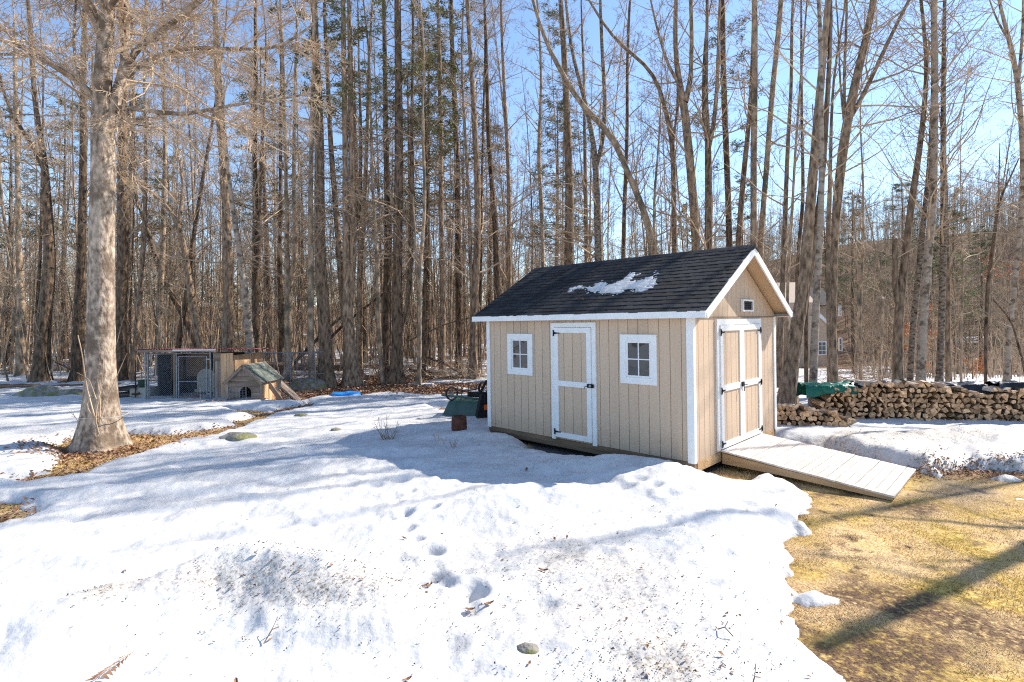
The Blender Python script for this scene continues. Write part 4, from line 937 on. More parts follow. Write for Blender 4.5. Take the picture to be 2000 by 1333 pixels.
# ---------------------------------------------------------------- junk left of the kennel
jp = at(250, 786, 0)
jk = empty('scrap_timber', (jp[0] - .25, jp[1] + .3, .02), 0, label='dark heap of old planks between the maple and the kennel', cat='timber pile')
for i in range(9):
    a = Acc(); a.box((-.62, -.07, -.02), (.55, .07, .02)); o = a.build('plank', M['dark_panel' if i % 3 else 'grey_wood'], jk); o.location = (random.uniform(-.1, .1), random.uniform(-.25, .3), .04 + i * .045); o.rotation_euler = (random.uniform(-.1, .1), random.uniform(-.12, .12), random.uniform(-.3, .3))
a = Acc(); a.box((-.5, -.3, -.0), (.5, .3, .03)); o = a.build('panel', M['beige'], label='pale panel standing against the scrap timber by the maple', cat='panel'); o.location = (jp[0] - .85, jp[1] + .1, .48); o.rotation_euler = (.1, 1.35, .2)
tube = Acc(); tube.tube([(0, 0, 0), (.02, .0, 1.25)], .016, 8); tube.tube([(-.1, 0, .22), (.12, 0, .24)], .03, 6); o = tube.build('iron_stake', M['rust'], label='thin iron stake standing beside the green bucket', cat='stake'); o.location = (jp[0] + .15, jp[1] + .1, .0)
o = lathe('bucket', [(0, .0), (.11, .0), (.15, .2), (.16, .21), (.145, .2), (.105, .02), (0, .02)], 'bucket', 18, label='green bucket left of the kennel', cat='bucket'); o.location = (jp[0] + .33, jp[1] + .2, .42)
a = Acc(); a.box((-.3, -.2, 0), (.3, .2, .4)); o = a.build('storage_crate', M['beige'], label='pale crate under the green bucket beside the kennel', cat='crate'); o.location = (jp[0] + .25, jp[1] + .35, .01)

# ---------------------------------------------------------------- neighbour's house
HY = 52.0
def hp(px, py, Y=HY): return atY(px, py, Y)
hb = float(gz(30, HY)) - .3
house = empty('neighbour_house', (float(hp(1560, 700)[0]), HY, hb), .0, label='tan neighbour house with white trimmed windows behind the trees', cat='house')
hx0 = float(hp(1560, 700)[0])
def H(px, py, dY=0): q = hp(px, py, HY + dY); return float(q[0] - hx0), float(q[2] - hb)
x0, z0 = H(1470, 560); x1, z1 = H(1604, 590)
a = Acc(); a.box((x0, 1, 0), (x1, 7, z1)); a.prism([(1, z1), (7, z1), (4, z1 + 2.2)], x0, x1, 0); a.build('wall', M['house_wall'], house)
x2, z2_ = H(1621, 638); xa, za_ = H(1600, 622); 
a = Acc(); a.prism([(x1 - 3.2, 0), (x2, 0), (x2, z2_ - .1), (xa - .0, za_ + .1), (x1 - 3.2, za_ + .6)], .0, 6, 1); a.build('wing_wall', M['house_wall'], house)
a = Acc(); a.prism([(x2 + .35, z2_ - .45), (x2 + .3, z2_ - .15), (xa, za_ + .45), (xa - .1, za_ + .12)], -.25, -.05, 1); a.build('rake_board', M['white'], house)
rh = Acc(); rh.prism([(x2 + .35, z2_ - .4), (xa, za_ + .2), (xa, za_ + .45), (x2 + .35, z2_ - .1)], -.04, 7, 1); hr = rh.build('roof', M['house_roof'], house)
a = Acc(); x3, z3 = H(1622, 590); x4, z4 = H(1648, 596); a.box((x3 - 2, 2.5, 0), (x4, 7, z4)); a.build('tower_wall', M['house_wall'], house)
a = Acc(); a.box((x4 - .05, 2.3, 0.8), (x4 + .12, 2.5, z4)); a.build('corner_trim', M['white'], house)
a = Acc(); a.prism([(1.6, z4 + .05), (8, z4 + .05), (4.5, z4 + 2.0)], x0 - .3, x4 + .4, 0); a.build('roof', M['house_roof'], house)
def hwin(px0, py0, px1, py1, yy, nx=2, ny=3):
    xa_, zt = H(px0, py0, yy); xb_, zb_ = H(px1, py1, yy); fr = frame('window', min(xa_, xb_), max(xa_, xb_), zb_, zt, .11, yy - .08, yy - .005, house)
    a = Acc(); a.box((xa_ + .11, yy - .03, zb_ + .11), (xb_ - .11, yy - .02, zt - .11)); a.build('pane', M['glass'], fr)
    a = Acc()
    for i in range(1, nx): xx = xa_ + (xb_ - xa_) * i / nx; a.box((xx - .025, yy - .05, zb_ + .11), (xx + .025, yy - .031, zt - .11))
    for i in range(1, ny): zz = zb_ + (zt - zb_) * i / ny; a.box((xa_ + .11, yy - .052, zz - .025), (xb_ - .11, yy - .0315, zz + .025))
    a.build('muntin', M['white'], fr)
hwin(1596, 667, 1614, 694, 0, 2, 3); hwin(1530, 621, 1540, 646, 1, 2, 3); hwin(1511, 667, 1518, 690, 1, 1, 3); hwin(1637, 597, 1643, 618, 2.5, 1, 3); hwin(1637, 660, 1645, 686, 2.5, 1, 2)
# ---------------------------------------------------------------- trees
def unit(v): return v / (np.linalg.norm(v, axis=-1, keepdims=True) + 1e-9)
def grow(P0, D0, L, R, nseg, jit, up, taper=.25):
    N = len(P0); P = np.zeros((N, nseg + 1, 3)); P[:, 0] = P0; d = unit(D0); L = np.asarray(L)[:, None]
    upv = np.asarray(up, float) * np.ones(N)
    for i in range(nseg):
        d = unit(d + jit * rng.normal(size=(N, 3)) + upv[:, None] * np.array([0, 0, 1.0])); P[:, i + 1] = P[:, i] + d * L / nseg
    t = np.linspace(0, 1, nseg + 1)[None]; return P, np.asarray(R)[:, None] * (1 - (1 - taper) * t)
def kids(P, R, m, t0, t1, a0, a1, lf, rf, Lp, lcap=None):
    N, Sg, _ = P.shape; par = np.repeat(np.arange(N), m); t = rng.uniform(t0, t1, N * m) * (Sg - 1); i = np.minimum(t.astype(int), Sg - 2); f = (t - i)[:, None]
    p0 = P[par, i] * (1 - f) + P[par, i + 1] * f; tan = unit(P[par, i + 1] - P[par, i]); r0 = R[par, i]
    rv = rng.normal(size=(N * m, 3)); pr = unit(rv - (rv * tan).sum(1, keepdims=True) * tan); a = np.radians(rng.uniform(a0, a1, N * m))[:, None]
    L = Lp[par] * rng.uniform(.6, 1.15, N * m) * lf * (1.15 - .6 * t / (Sg - 1))
    return p0, np.cos(a) * tan + np.sin(a) * pr, L, np.minimum(r0 * .8, np.maximum(L * rf, .004)), par
def resample(pts, n):
    pts = np.asarray(pts, float); s = np.concatenate([[0], np.cumsum(np.linalg.norm(np.diff(pts[:, :3], axis=0), axis=1))]); q = np.linspace(0, s[-1], n)
    # smooth catmull-like by fine linear then box filter
    out = np.stack([np.interp(q, s, pts[:, k]) for k in range(pts.shape[1])], 1)
    o = out.copy()
    for _ in range(2): o[1:-1] = .25 * o[:-2] + .5 * o[1:-1] + .25 * o[2:]
    return o
TW = [.0055, .0045]
def twiggy(stems, n1, l1, ang, zmin, acc, mi, n2=6, n3=5, up1=.06, jit=.13, pine=False, n4=0, thick=1.0, l2=.42, tmin=None):
    """stems: list of (n,4) xyz r; limbs along them"""
    A = []
    for st in stems:
        zrel = st[:, 2]; ok = np.where(zrel > zmin)[0]
        if len(ok) < 3: continue
        seg = st[ok[0]:]; ln = np.linalg.norm(np.diff(seg[:, :3], axis=0), axis=1).sum()
        m = max(2, int(n1 * ln)); t = np.sort(rng.uniform(0, 1, m)) * (len(seg) - 1.01); i = t.astype(int); f = (t - i)[:, None]
        q = seg[i] * (1 - f) + seg[i + 1] * f; tan = unit(seg[i + 1, :3] - seg[i, :3])
        rv = rng.normal(size=(m, 3)); pr = unit(rv - (rv * tan).sum(1, keepdims=True) * tan); a = np.radians(rng.uniform(ang[0], ang[1], m))[:, None]
        D = np.cos(a) * tan + np.sin(a) * pr; u = t / (len(seg) - 1)
        L = l1 * rng.uniform(.45, 1.15, m) * (1.1 - .65 * u); A.append((q[:, :3], D, L, np.minimum(q[:, 3] * .55, L * .012 * thick + .003)))
    if not A: return None
    P0, D0, L, R = [np.concatenate(v) for v in zip(*A)]
    P1, R1 = grow(P0, D0, L, R, 5, jit, up1, .25); V, Q = tubes(P1, R1, 4); acc.add(V, Q, mi)
    p0, d0, l, r, par = kids(P1, R1, n2, .2, 1, 25, 62, l2, .008 * thick, L); P2, R2 = grow(p0, d0, l, r, 3, jit * 1.2, up1, .35); V, Q = tubes(P2, R2, 3); acc.add(V, Q, mi)
    if n3:
        p0, d0, l3, r, par = kids(P2, R2, n3, .15, 1, 25, 60, .5, .008 * thick, l); P3, R3 = grow(p0, d0, l3, np.maximum(r, TW[0]), 2, jit, up1 * .6, .5); V, Q = tubes(P3, R3, 3); acc.add(V, Q, mi)
        if n4:
            p0, d0, l4, r, par = kids(P3, R3, n4, .1, 1, 25, 55, .55, .008, l3); P4, R4 = grow(p0, d0, l4, np.maximum(r, TW[1]), 2, jit, 0, .6); V, Q = tubes(P4, R4, 3); acc.add(V, Q, mi)
        return P3
    return P2
def foliage(P, per, size, flat=.35, keep=1.0):
    """needle tufts at the outer twigs P (N,S,3)"""
    if keep < 1: P = P[rng.random(len(P)) < keep]
    N, Sg, _ = P.shape; q = P[:, 1:].reshape(-1, 3); q = np.repeat(q, per, 0); n = len(q)
    d = rng.normal(size=(n, 3)); d[:, 2] = d[:, 2] * flat + .1; d = unit(d); s = unit(np.cross(d, rng.normal(size=(n, 3)))); L = size * rng.uniform(.6, 1.3, n)[:, None]; w_ = L * .11
    c = q + rng.normal(size=(n, 3)) * size * .35
    V = np.stack([c - s * w_, c + s * w_, c + d * L], 1).reshape(-1, 3); return V, np.arange(n * 3).reshape(-1, 3)
def trunk_mesh(name, stems, mt, flare=None, k=14, lumps=.05):
    a = Acc()
    for j, st in enumerate(stems):
        P = st[None, :, :3]; R = st[None, :, 3].copy(); kk = k if j == 0 else max(8, k - 4)
        V, Q = tubes(P, R, kk)
        n = len(st); Vr = V.reshape(n, kk, 3); c = st[:, None, :3]
        zz = np.cumsum(np.concatenate([[0], np.linalg.norm(np.diff(st[:, :3], axis=0), axis=1)]))
        th_ = np.arange(kk) * 2 * np.pi / kk; TT, ZZ = np.meshgrid(th_, zz)
        f = 1 + lumps * 2 * (fbm(np.cos(TT) * 1.5 + 7 * j + 3, ZZ * 1.2 + np.sin(TT) * 1.5, 13 + j, 3) - .5)
        if j == 0 and flare:
            fl = flare * np.exp(-np.maximum(ZZ, 0) / (st[0, 3] * 1.4)); ph = rng.uniform(0, 6); f = f * (1 + fl * (1 + .38 * np.sin(TT * 3 + ph) + .25 * np.sin(TT * 5 + 2 * ph)))
        a.add(c + (Vr - c) * f[..., None], Q)
    return a.mesh(name, M[mt], smooth=True)
def px_stem(path, Y, lean=0.0, base=False, H=None, n=28, z0=None, dY=0.0):
    """photo outline of a stem, placed at its own distance Y from the camera"""
    out = []; m = len(path); Yk = Y
    for i, p in enumerate(path):
        Yi = Y + lean * i / max(m - 1, 1) + dY
        q = atY(p[0], p[1], Yi); out.append([q[0], q[1], q[2], p[2] * .5 / F * Yi / math.sqrt(1 + (q[0] / Yi) ** 2)])
    out = np.array(out)
    if base:
        z = float(gz(out[0, 0], out[0, 1])) - .12; out[0, 2] = z
    if H:
        top = out[-1]; prev = out[-2]; d = unit(top[:3] - prev[:3]); d = unit(d * .6 + np.array([0, 0, .5])); rem = H - top[2]
        if rem > 1:
            k = 4; 
            for i in range(1, k + 1):
                d = unit(d + rng.normal(size=3) * .06 + np.array([0, 0, .04])); nx = out[-1, :3] + d * rem / k; out = np.vstack([out, [*nx, max(top[3] * (1 - i / k * .88), .012)]])
    return resample(out, n)
TREES = []
def tree(name, label, Y, path, forks=(), H=18, mt='bark_brown', tw='twig', zmin=3.6, n1=1.9, l1=2.5, ang=(35, 75), n2=6, n3=5, up=.05, flare=.5, kind='tree', fol=None, group=None, extra=(), n4=0, jit=.13, lean=0.0, k=12, thick=1.0, fk=(.0,)):
    main = px_stem(path, Y, lean, base=True, H=H, n=30)
    stems = [main]
    for i, f in enumerate(forks):
        g = f[1:] if isinstance(f[0], (int, float)) else f
        stems.append(px_stem(g, Y + (rng.uniform(-.15, .15) if len(forks) > 1 else 0), 0, H=(H * rng.uniform(.85, .97)) if g[-1][1] < 260 else None, n=20, dY=0))
    base = main[0, :3].copy(); base[2] = float(gz(base[0], base[1]))
    root = empty(name, base, label=label, cat=kind, group=group)
    loc = [np.concatenate([s[:, :3] - base, s[:, 3:]], 1) for s in stems]
    link('trunk', trunk_mesh('trunk', loc[:1], mt, flare, k), root)
    for s in loc[1:]: link('limb', trunk_mesh('limb', [s], mt, None, 9), root)
    a = Acc(); tips = twiggy(loc, n1, l1, ang, zmin, a, 0, n2, n3, up, jit, n4=n4, thick=thick)
    if a.n: a.build('crown', M[tw], root)
    if fol and tips is not None:
        zf, per, size, keep, nm = fol; tp = tips[tips[:, -1, 2] > zf]
        if len(tp):
            V, T = foliage(tp, per, size, keep=keep); b = Acc(); b.add(V, T); b.build('foliage', M[nm], root, kind='stuff')
    return root
# --- the maple in the lawn
MY = 9.95
mp_path = [(194, 872, 92), (195, 840, 78), (197, 800, 68), (197, 700, 60), (198, 600, 57), (198, 500, 54), (200, 400, 52), (202, 320, 51), (201, 250, 50), (198, 195, 38), (202, 140, 37), (205, 80, 36), (210, 20, 34), (216, -60, 30), (228, -160, 26)]
mforks = [[(208, 262, 30), (222, 205, 27), (234, 165, 24), (243, 140, 22), (247, 80, 15), (248, 0, 12), (246, -80, 9)]]
root = None
main = px_stem(mp_path, MY, 0, base=True, H=11.5, n=44)
base = main[0, :3].copy(); base[2] = float(gz(base[0], base[1])); main[:, :3] -= base
root = empty('maple_tree', base, label='large grey maple standing alone in the lawn with spreading low limbs', cat='tree')
link('trunk', trunk_mesh('trunk', [main], 'bark_maple', .62, 26, .05), root)
limbs = []
for i, (pp, l0, l1_) in enumerate([
    ([(208, 262, 30), (222, 205, 27), (234, 165, 24), (243, 140, 22), (247, 80, 15), (248, 0, 12), (246, -80, 9), (250, -160, 6)], 0, .5),
    ([(243, 142, 17), (256, 108, 14), (285, 80, 13), (330, 52, 12), (375, 15, 11), (430, -30, 9), (500, -80, 7)], 0, -1.2),
    ([(247, 150, 14), (262, 130, 12), (300, 113, 11), (350, 92, 10), (400, 94, 8), (480, 97, 7), (540, 98, 6), (600, 60, 5), (640, 20, 3)], 0, 1.0),
    ([(226, 212, 14), (250, 209, 12), (300, 219, 10), (365, 226, 9), (410, 214, 7), (470, 202, 6), (540, 196, 5), (620, 180, 3)], 0, -.6),
    ([(192, 205, 20), (170, 172, 16), (140, 148, 13), (100, 125, 11), (62, 106, 10), (20, 104, 8), (-30, 112, 6), (-120, 90, 4)], 0, -.8),
    ([(70, 108, 8), (40, 92, 8), (0, 75, 7), (-60, 50, 5)], -.5, -1.2),
    ([(160, 165, 9), (148, 130, 7), (143, 80, 6), (149, 0, 5), (152, -80, 4)], 0, .4),
    ([(202, 60, 16), (188, 30, 11), (172, 0, 9), (150, -50, 7), (120, -100, 5)], 0, 1.2),
    ([(206, 30, 14), (235, -20, 12), (290, -70, 10), (370, -110, 7), (450, -140, 4)], 0, -2.0),
    ([(210, 0, 14), (160, -60, 12), (80, -110, 9), (-20, -150, 6)], 0, 1.8),
    ([(222, 215, 6), (236, 232, 4), (262, 245, 3), (330, 250, 2)], 0, -.3),
    ([(178, 212, 6), (150, 222, 5), (100, 228, 4), (40, 222, 3), (-20, 232, 2)], 0, .6)]):
    s = px_stem(pp, MY + l0, l1_, n=16 if i else 22); s[:, :3] -= base; limbs.append(s)
    link('limb', trunk_mesh('limb', [s], 'bark_maple', None, 9, .05), root)
a = Acc(); twiggy(limbs, 5.5, 2.1, (25, 65), 3.0, a, 0, 8, 6, -.01, .15, n4=2, thick=1.1, l2=.5); twiggy([main], 2.0, 3.4, (35, 70), 4.6, a, 0, 7, 5, .02, .13, n4=1)
# drooping whips across the upper left
a.build('crown', M['twig'], root)
a = Acc()
for p_ in ([(193, 848, 4), (178, 790, 4), (165, 745, 3.5), (163, 700, 3), (152, 655, 2)], [(190, 850, 3), (185, 810, 3), (198, 760, 2.5), (202, 705, 2)], [(194, 830, 3), (196, 790, 3), (190, 740, 2)], [(196, 820, 2.5), (212, 770, 2), (228, 735, 2), (248, 690, 1)], [(188, 780, 2), (174, 740, 2), (150, 728, 1)], [(192, 852, 2.5), (184, 815, 2), (166, 795, 2), (178, 772, 1.5)]):
    s = px_stem(p_, MY - .42, 0, n=10); s[:, :3] -= base; a.tube(s[:, :3], s[:, 3], 5)
a.build('water_sprouts', M['twig'], root)
a = Acc(); t_ = np.linspace(0, 2 * np.pi, 30); zr = float(atY(197, 812, MY)[2]) - base[2]; a.tube(np.stack([main[5, 0] + .05 + .37 * np.cos(t_), main[5, 1] + .37 * np.sin(t_), zr + .01 * np.sin(3 * t_)], 1), .007, 5, caps=False)
a.build('rope_loop', M['beige'], root)

P_ = 'bark_pale'; B_ = 'bark_brown'; K_ = 'bark_dark'
def T(label, Y, path, forks=(), **kw): return tree(kw.pop('name', 'bare_tree'), label, Y, path, forks, **kw)
# --- left woods
T('pale slender tree at the extreme left edge of the woods', 27, [(22, 724, 9), (29, 594, 8), (29, 510, 8), (8, 440, 7), (0, 346, 6), (-5, 200, 5)], mt=P_)
T('pale tree with a swollen foot near the left edge', 25, [(41, 724, 25), (42, 610, 19), (36, 480, 13), (33, 250, 11), (28, 100, 8)], mt=P_)
T('thin dark pole of a tree beside the gnarled dark trunk', 24.5, [(68, 730, 8), (72, 600, 8), (80, 480, 7), (82, 330, 5), (84, 200, 4)], mt=K_)
T('stout gnarled dark trunk forking high, left of the maple', 22, [(79, 733, 38), (86, 613, 31), (96, 548, 29), (97, 472, 23), (92, 403, 20), (89, 326, 16), (78, 270, 13), (66, 180, 11), (56, 0, 9)], [[(90, 340, 12), (66, 289, 10), (28, 232, 9), (6, 180, 7), (-10, 100, 5)]], mt=K_, n1=2.2)
T('dark tree half hidden by the left side of the maple trunk', 22.5, [(151, 738, 27), (155, 600, 22), (160, 480, 18), (163, 300, 16), (162, 150, 13), (166, 0, 10)], mt=K_)
T('thick dark trunk close behind the right side of the maple', 22, [(236, 737, 26), (236, 600, 23), (242, 480, 27), (240, 400, 23), (238, 300, 18), (242, 200, 16), (240, 60, 12)], mt=K_, n1=2.4)
T('narrow tree just right of the thick trunk behind the maple', 23.5, [(251, 731, 13), (250, 610, 12), (255, 480, 13), (258, 350, 10), (260, 200, 8), (258, 50, 6)], mt=B_)
T('slender tree bowing right between the maple and the kennel', 22, [(258, 727, 11), (270, 600, 11), (278, 520, 11), (283, 430, 10), (285, 330, 8), (283, 200, 6), (280, 60, 5)], mt=B_)
T('straight pale tree rising above the left end of the kennel', 24, [(308, 725, 13), (312, 575, 13), (318, 495, 12), (320, 400, 10), (323, 290, 8), (320, 150, 6), (318, 0, 5)], mt=P_)
T('dark tree leaning left across the woods above the kennel', 24.5, [(402, 725, 13), (388, 680, 12), (356, 613, 12), (318, 545, 11), (291, 460, 9), (264, 380, 7), (250, 300, 5)], mt=K_, H=11)
T('olive grey tree curving left behind the kennel with a raised fork', 21.5, [(410, 740, 20), (395, 685, 18), (375, 587, 16), (360, 487, 12), (348, 437, 11), (330, 405, 8), (290, 372, 6), (250, 345, 4)], [[(348, 440, 8), (358, 370, 7), (352, 320, 5), (338, 270, 4)]], mt=B_, H=None, zmin=3)
T('blackish tree leaning right behind the kennel roof', 22.5, [(338, 735, 12), (348, 675, 12), (364, 583, 10), (375, 480, 9), (387, 403, 8), (398, 338, 7), (410, 270, 6), (425, 180, 5)], mt=K_)
# --- behind the dog house
T('tall pine grey trunk right behind the plank end of the kennel', 19.8, [(442, 752, 25), (444, 680, 22), (446, 543, 20), (444, 453, 18), (440, 380, 16), (434, 297, 14), (428, 250, 13), (424, 150, 12), (420, 20, 10)], mt=B_, n1=2.4, ang=(60, 95))
T('pale curved tree rising just behind the dog house roof', 18.6, [(499, 752, 18), (491, 703, 17), (482, 601, 15), (472, 515, 13), (464, 470, 12), (455, 410, 10), (446, 340, 8), (438, 250, 6), (430, 120, 5)], mt='bark_birch')
T('dark straight tree above the left end of the chain link fence', 22, [(500, 735, 15), (499, 675, 14), (499, 523, 14), (499, 406, 11), (497, 289, 9), (500, 150, 8), (498, 0, 6)], [[(502, 540, 8), (507, 433, 7), (509, 347, 6), (514, 250, 5), (520, 100, 4)]], mt=K_)
T('dark trunk behind the middle of the chain link fence', 24, [(550, 723, 14), (550, 600, 13), (545, 523, 10), (548, 406, 8), (548, 289, 7), (550, 100, 5)], mt=K_)
T('tree with a deep fork and a knot behind the right fence post', 21.5, [(565, 742, 20), (564, 680, 17), (564, 600, 16), (563, 555, 16), (560, 500, 10), (561, 445, 9), (559, 367, 8), (556, 250, 7), (552, 100, 6)], [[(566, 560, 12), (576, 530, 11), (577, 465, 10), (573, 348, 8), (575, 250, 7), (578, 100, 6)]], mt=P_)
T('slim wavy trunk in front of the big pine beside the pool', 18.4, [(610, 762, 15), (606, 640, 13), (608, 523, 12), (606, 406, 10), (608, 289, 9), (612, 150, 8), (614, 0, 6)], mt=P_)
T('big straight pine left of the blue pool', 19, [(637, 755, 32), (636, 680, 26), (630, 582, 24), (624, 484, 22), (624, 367, 20), (624, 270, 19), (620, 180, 18), (616, 100, 16), (612, 0, 14)], name='pine_tree', mt='bark_brown', H=19, n1=3.6, l1=2.3, ang=(70, 100), up=.0, fol=(9.0, 4, .16, .55, 'needles'), flare=.6, k=18)
T('triple stemmed pine behind the blue pool', 19.2, [(688, 752, 34), (684, 699, 24), (679, 632, 24), (677, 531, 14), (675, 406, 13), (675, 289, 12), (672, 150, 10), (670, 0, 9)], [[(678, 660, 14), (669, 600, 12), (659, 445, 12), (649, 328, 11), (645, 273, 10), (640, 150, 8), (632, 0, 7)], [(683, 620, 16), (688, 531, 15), (690, 437, 14), (688, 328, 13), (686, 262, 12), (684, 100, 10), (682, 0, 8)]], name='pine_tree', mt='bark_brown', H=18, n1=2.0, l1=2.2, ang=(65, 100), up=.0, fol=(9.5, 4, .15, .45, 'needles'), k=18)
T('brown tree splitting in two just right of the triple stem', 22, [(701, 742, 13), (701, 700, 12), (703, 523, 13), (709, 426, 12), (715, 328, 8), (717, 250, 7), (722, 80, 5)], [[(703, 450, 8), (703, 406, 8), (705, 250, 6), (700, 100, 4)]], mt=B_)
T('pale leaning sapling stem in front of the dark pair of trunks', 19.5, [(749, 752, 9), (740, 660, 10), (738, 562, 8), (736, 484, 7), (727, 367, 6), (725, 250, 5), (722, 120, 4)], mt=P_)
T('dark rough trunk left of the big dark pine', 21.5, [(754, 740, 19), (755, 600, 17), (758, 484, 15), (757, 386, 13), (754, 289, 11), (752, 150, 9), (750, 0, 8)], mt=K_, n1=2.2)
T('big dark pine with flared foot midway between pool and shed', 19.5, [(772, 752, 28), (776, 680, 21), (776, 562, 20), (777, 445, 19), (779, 348, 17), (779, 250, 16), (778, 120, 14), (776, 0, 13)], [[(782, 648, 8), (792, 632, 8), (801, 600, 9), (802, 504, 9), (804, 445, 9), (805, 367, 8), (803, 289, 7), (806, 150, 6), (808, 0, 5)]], name='pine_tree', mt='bark_dark', H=20, n1=2.8, l1=2.5, ang=(70, 100), up=.0, fol=(9.0, 4, .16, .55, 'needles'), flare=.55, k=18)
T('thin sapling pair standing right of the big dark pine', 19, [(818, 754, 9), (820, 640, 9), (819, 523, 7), (828, 445, 7), (831, 367, 6), (824, 250, 5), (830, 100, 4)], [[(820, 600, 5), (812, 480, 4), (806, 380, 3)]], mt=P_)
T('thin dark pole right of the sapling pair', 21.5, [(828, 738, 8), (828, 600, 8), (832, 484, 6), (835, 367, 5), (830, 200, 4)], mt=K_)
T('straight pine with low green sprays left of the dark mast', 21.5, [(863, 738, 13), (865, 600, 12), (863, 484, 10), (861, 367, 9), (861, 250, 9), (858, 100, 8), (855, 0, 6)], name='pine_tree', mt='bark_brown', H=17, n1=5.0, l1=2.2, zmin=5.5, ang=(75, 105), up=.02, fol=(8.0, 5, .15, .6, 'needles'))
T('thinnest bare pole between the two straight dark masts', 22.5, [(880, 733, 4.5), (881, 560, 4.5), (883, 480, 4), (886, 400, 3), (890, 280, 2.5)], mt=P_, H=10, l1=1.2)
T('straight dark mast of a tree left of the shed eave', 24.5, [(896, 722, 14), (896, 562, 13), (894, 445, 12), (894, 348, 11), (890, 250, 10), (885, 150, 9), (880, 0, 8)], mt=K_, name='pine_tree', H=20, n1=4.2, l1=2.6, zmin=6, ang=(70, 100), fol=(10, 4, .17, .55, 'needles'))
T('forked mossy tree nearest the left corner of the shed', 20.5, [(924, 745, 17), (925, 600, 15), (931, 523, 14), (933, 445, 13), (933, 348, 12), (927, 250, 11), (922, 150, 9), (912, 0, 8)], [[(923, 590, 9), (920, 560, 8), (918, 445, 7), (914, 367, 6), (908, 250, 5), (900, 100, 4)]], mt=B_, n1=2.2)
T('slim dark tree just behind the forked mossy tree', 24, [(937, 722, 7), (939, 484, 6), (941, 350, 5), (945, 200, 4), (948, 60, 3)], mt=K_)
T('dark tree showing over the left slope of the shed roof', 22, [(980, 735, 15), (972, 574, 13), (968, 445, 11), (958, 328, 9), (953, 250, 8), (950, 100, 7), (946, 0, 5)], mt=K_)
# --- above the shed roof
T('slender tree over the left third of the roof ridge', 23, [(996, 735, 11), (994, 519, 10), (994, 351, 8), (990, 273, 7), (982, 117, 6), (978, 0, 5)], mt=B_)
T('pale thin stem between two darker trees over the ridge', 24, [(1062, 730, 10), (1060, 519, 8), (1058, 390, 8), (1051, 312, 7), (1058, 156, 5), (1050, 0, 4)], mt=P_)
T('shaggy dead branched pine over the left half of the ridge', 21, [(1112, 740, 22), (1111, 519, 19), (1113, 390, 17), (1108, 250, 14), (1103, 120, 12), (1095, 0, 10)], name='pine_tree', mt='bark_brown', n1=7.0, l1=1.7, zmin=4.2, ang=(70, 110), up=.04, H=16, fol=(5.2, 4, .13, .22, 'needles_grey'))
T('thin straight trunk left of the birch like fork', 22, [(1147, 735, 10), (1146, 519, 9), (1144, 390, 8), (1142, 273, 6), (1140, 120, 5)], mt=B_)
T('dark spotted trunk forking in a narrow V above the ridge', 19.5, [(1171, 750, 19), (1170, 511, 17), (1166, 390, 14), (1164, 320, 12), (1156, 254, 9), (1137, 175, 8), (1115, 100, 7), (1105, 0, 5)], [[(1165, 325, 9), (1178, 280, 9), (1182, 200, 8), (1176, 98, 7), (1172, 0, 6)]], mt='bark_mottled', n1=2.6, l1=2.6)
T('slim pole with a slight kink over the middle of the ridge', 21, [(1215, 740, 10), (1217, 507, 9), (1220, 390, 8), (1225, 273, 7), (1225, 120, 6), (1230, 0, 5)], mt=K_)
T('pale tree bending far to the left in a long S above the ridge', 18.5, [(1276, 755, 19), (1277, 505, 18), (1269, 441, 14), (1242, 371, 12), (1222, 332, 11), (1203, 273, 12), (1172, 238, 12), (1140, 215, 11), (1105, 156, 10), (1066, 86, 8), (1040, 0, 6), (1020, -80, 5)], [[(1278, 500, 6), (1277, 440, 5), (1278, 380, 5), (1285, 300, 4), (1290, 230, 3)]], mt=P_, H=13, n1=2.6, l1=2.0)
T('tree whose crown sweeps left in steps above the ridge', 19.5, [(1318, 750, 12), (1317, 505, 11), (1316, 371, 10), (1314, 273, 10), (1289, 172, 8), (1273, 133, 7), (1211, 90, 6), (1180, 50, 5), (1150, 0, 4)], [[(1315, 280, 5), (1324, 200, 5), (1322, 100, 4)]], mt=B_, H=13)
T('stout tree with a knotted fork at mid height over the ridge', 18.5, [(1364, 755, 19), (1361, 495, 17), (1351, 351, 17), (1341, 254, 16), (1336, 190, 16), (1322, 156, 10), (1318, 78, 9), (1320, 0, 8)], [[(1338, 200, 13), (1349, 160, 9), (1351, 78, 8), (1349, 0, 7)], [(1330, 170, 7), (1305, 130, 6), (1290, 80, 5), (1278, 36, 4)]], mt=B_, n1=2.6, k=14)
T('brown trunk dividing into three slim leaders over the ridge', 18.8, [(1385, 752, 18), (1384, 492, 16), (1384, 351, 15), (1383, 273, 12), (1378, 200, 8), (1380, 100, 7), (1382, 0, 6)], [[(1384, 290, 10), (1395, 240, 9), (1400, 180, 8), (1404, 60, 6)], [(1382, 290, 6), (1372, 230, 5), (1374, 120, 4)]], mt=B_, n1=2.8)
T('dark trunk with evergreen sprays near the gable peak', 20, [(1428, 745, 14), (1425, 484, 13), (1421, 351, 12), (1416, 234, 12), (1412, 117, 11), (1412, 0, 10)], name='pine_tree', mt=K_, n1=3.4, l1=2.2, ang=(65, 100), H=16, fol=(8.0, 4, .14, .5, 'needles'))
T('trunk leaning right just left of the gable peak', 19.5, [(1438, 750, 13), (1441, 484, 12), (1453, 332, 11), (1464, 234, 9), (1468, 156, 8), (1472, 40, 6)], mt=B_, n1=1.2)
T('smooth straight trunk standing exactly behind the gable peak', 18.5, [(1471, 755, 14), (1472, 480, 13), (1472, 312, 13), (1474, 156, 12), (1474, 0, 12)], mt=P_, n1=1.0, H=17)
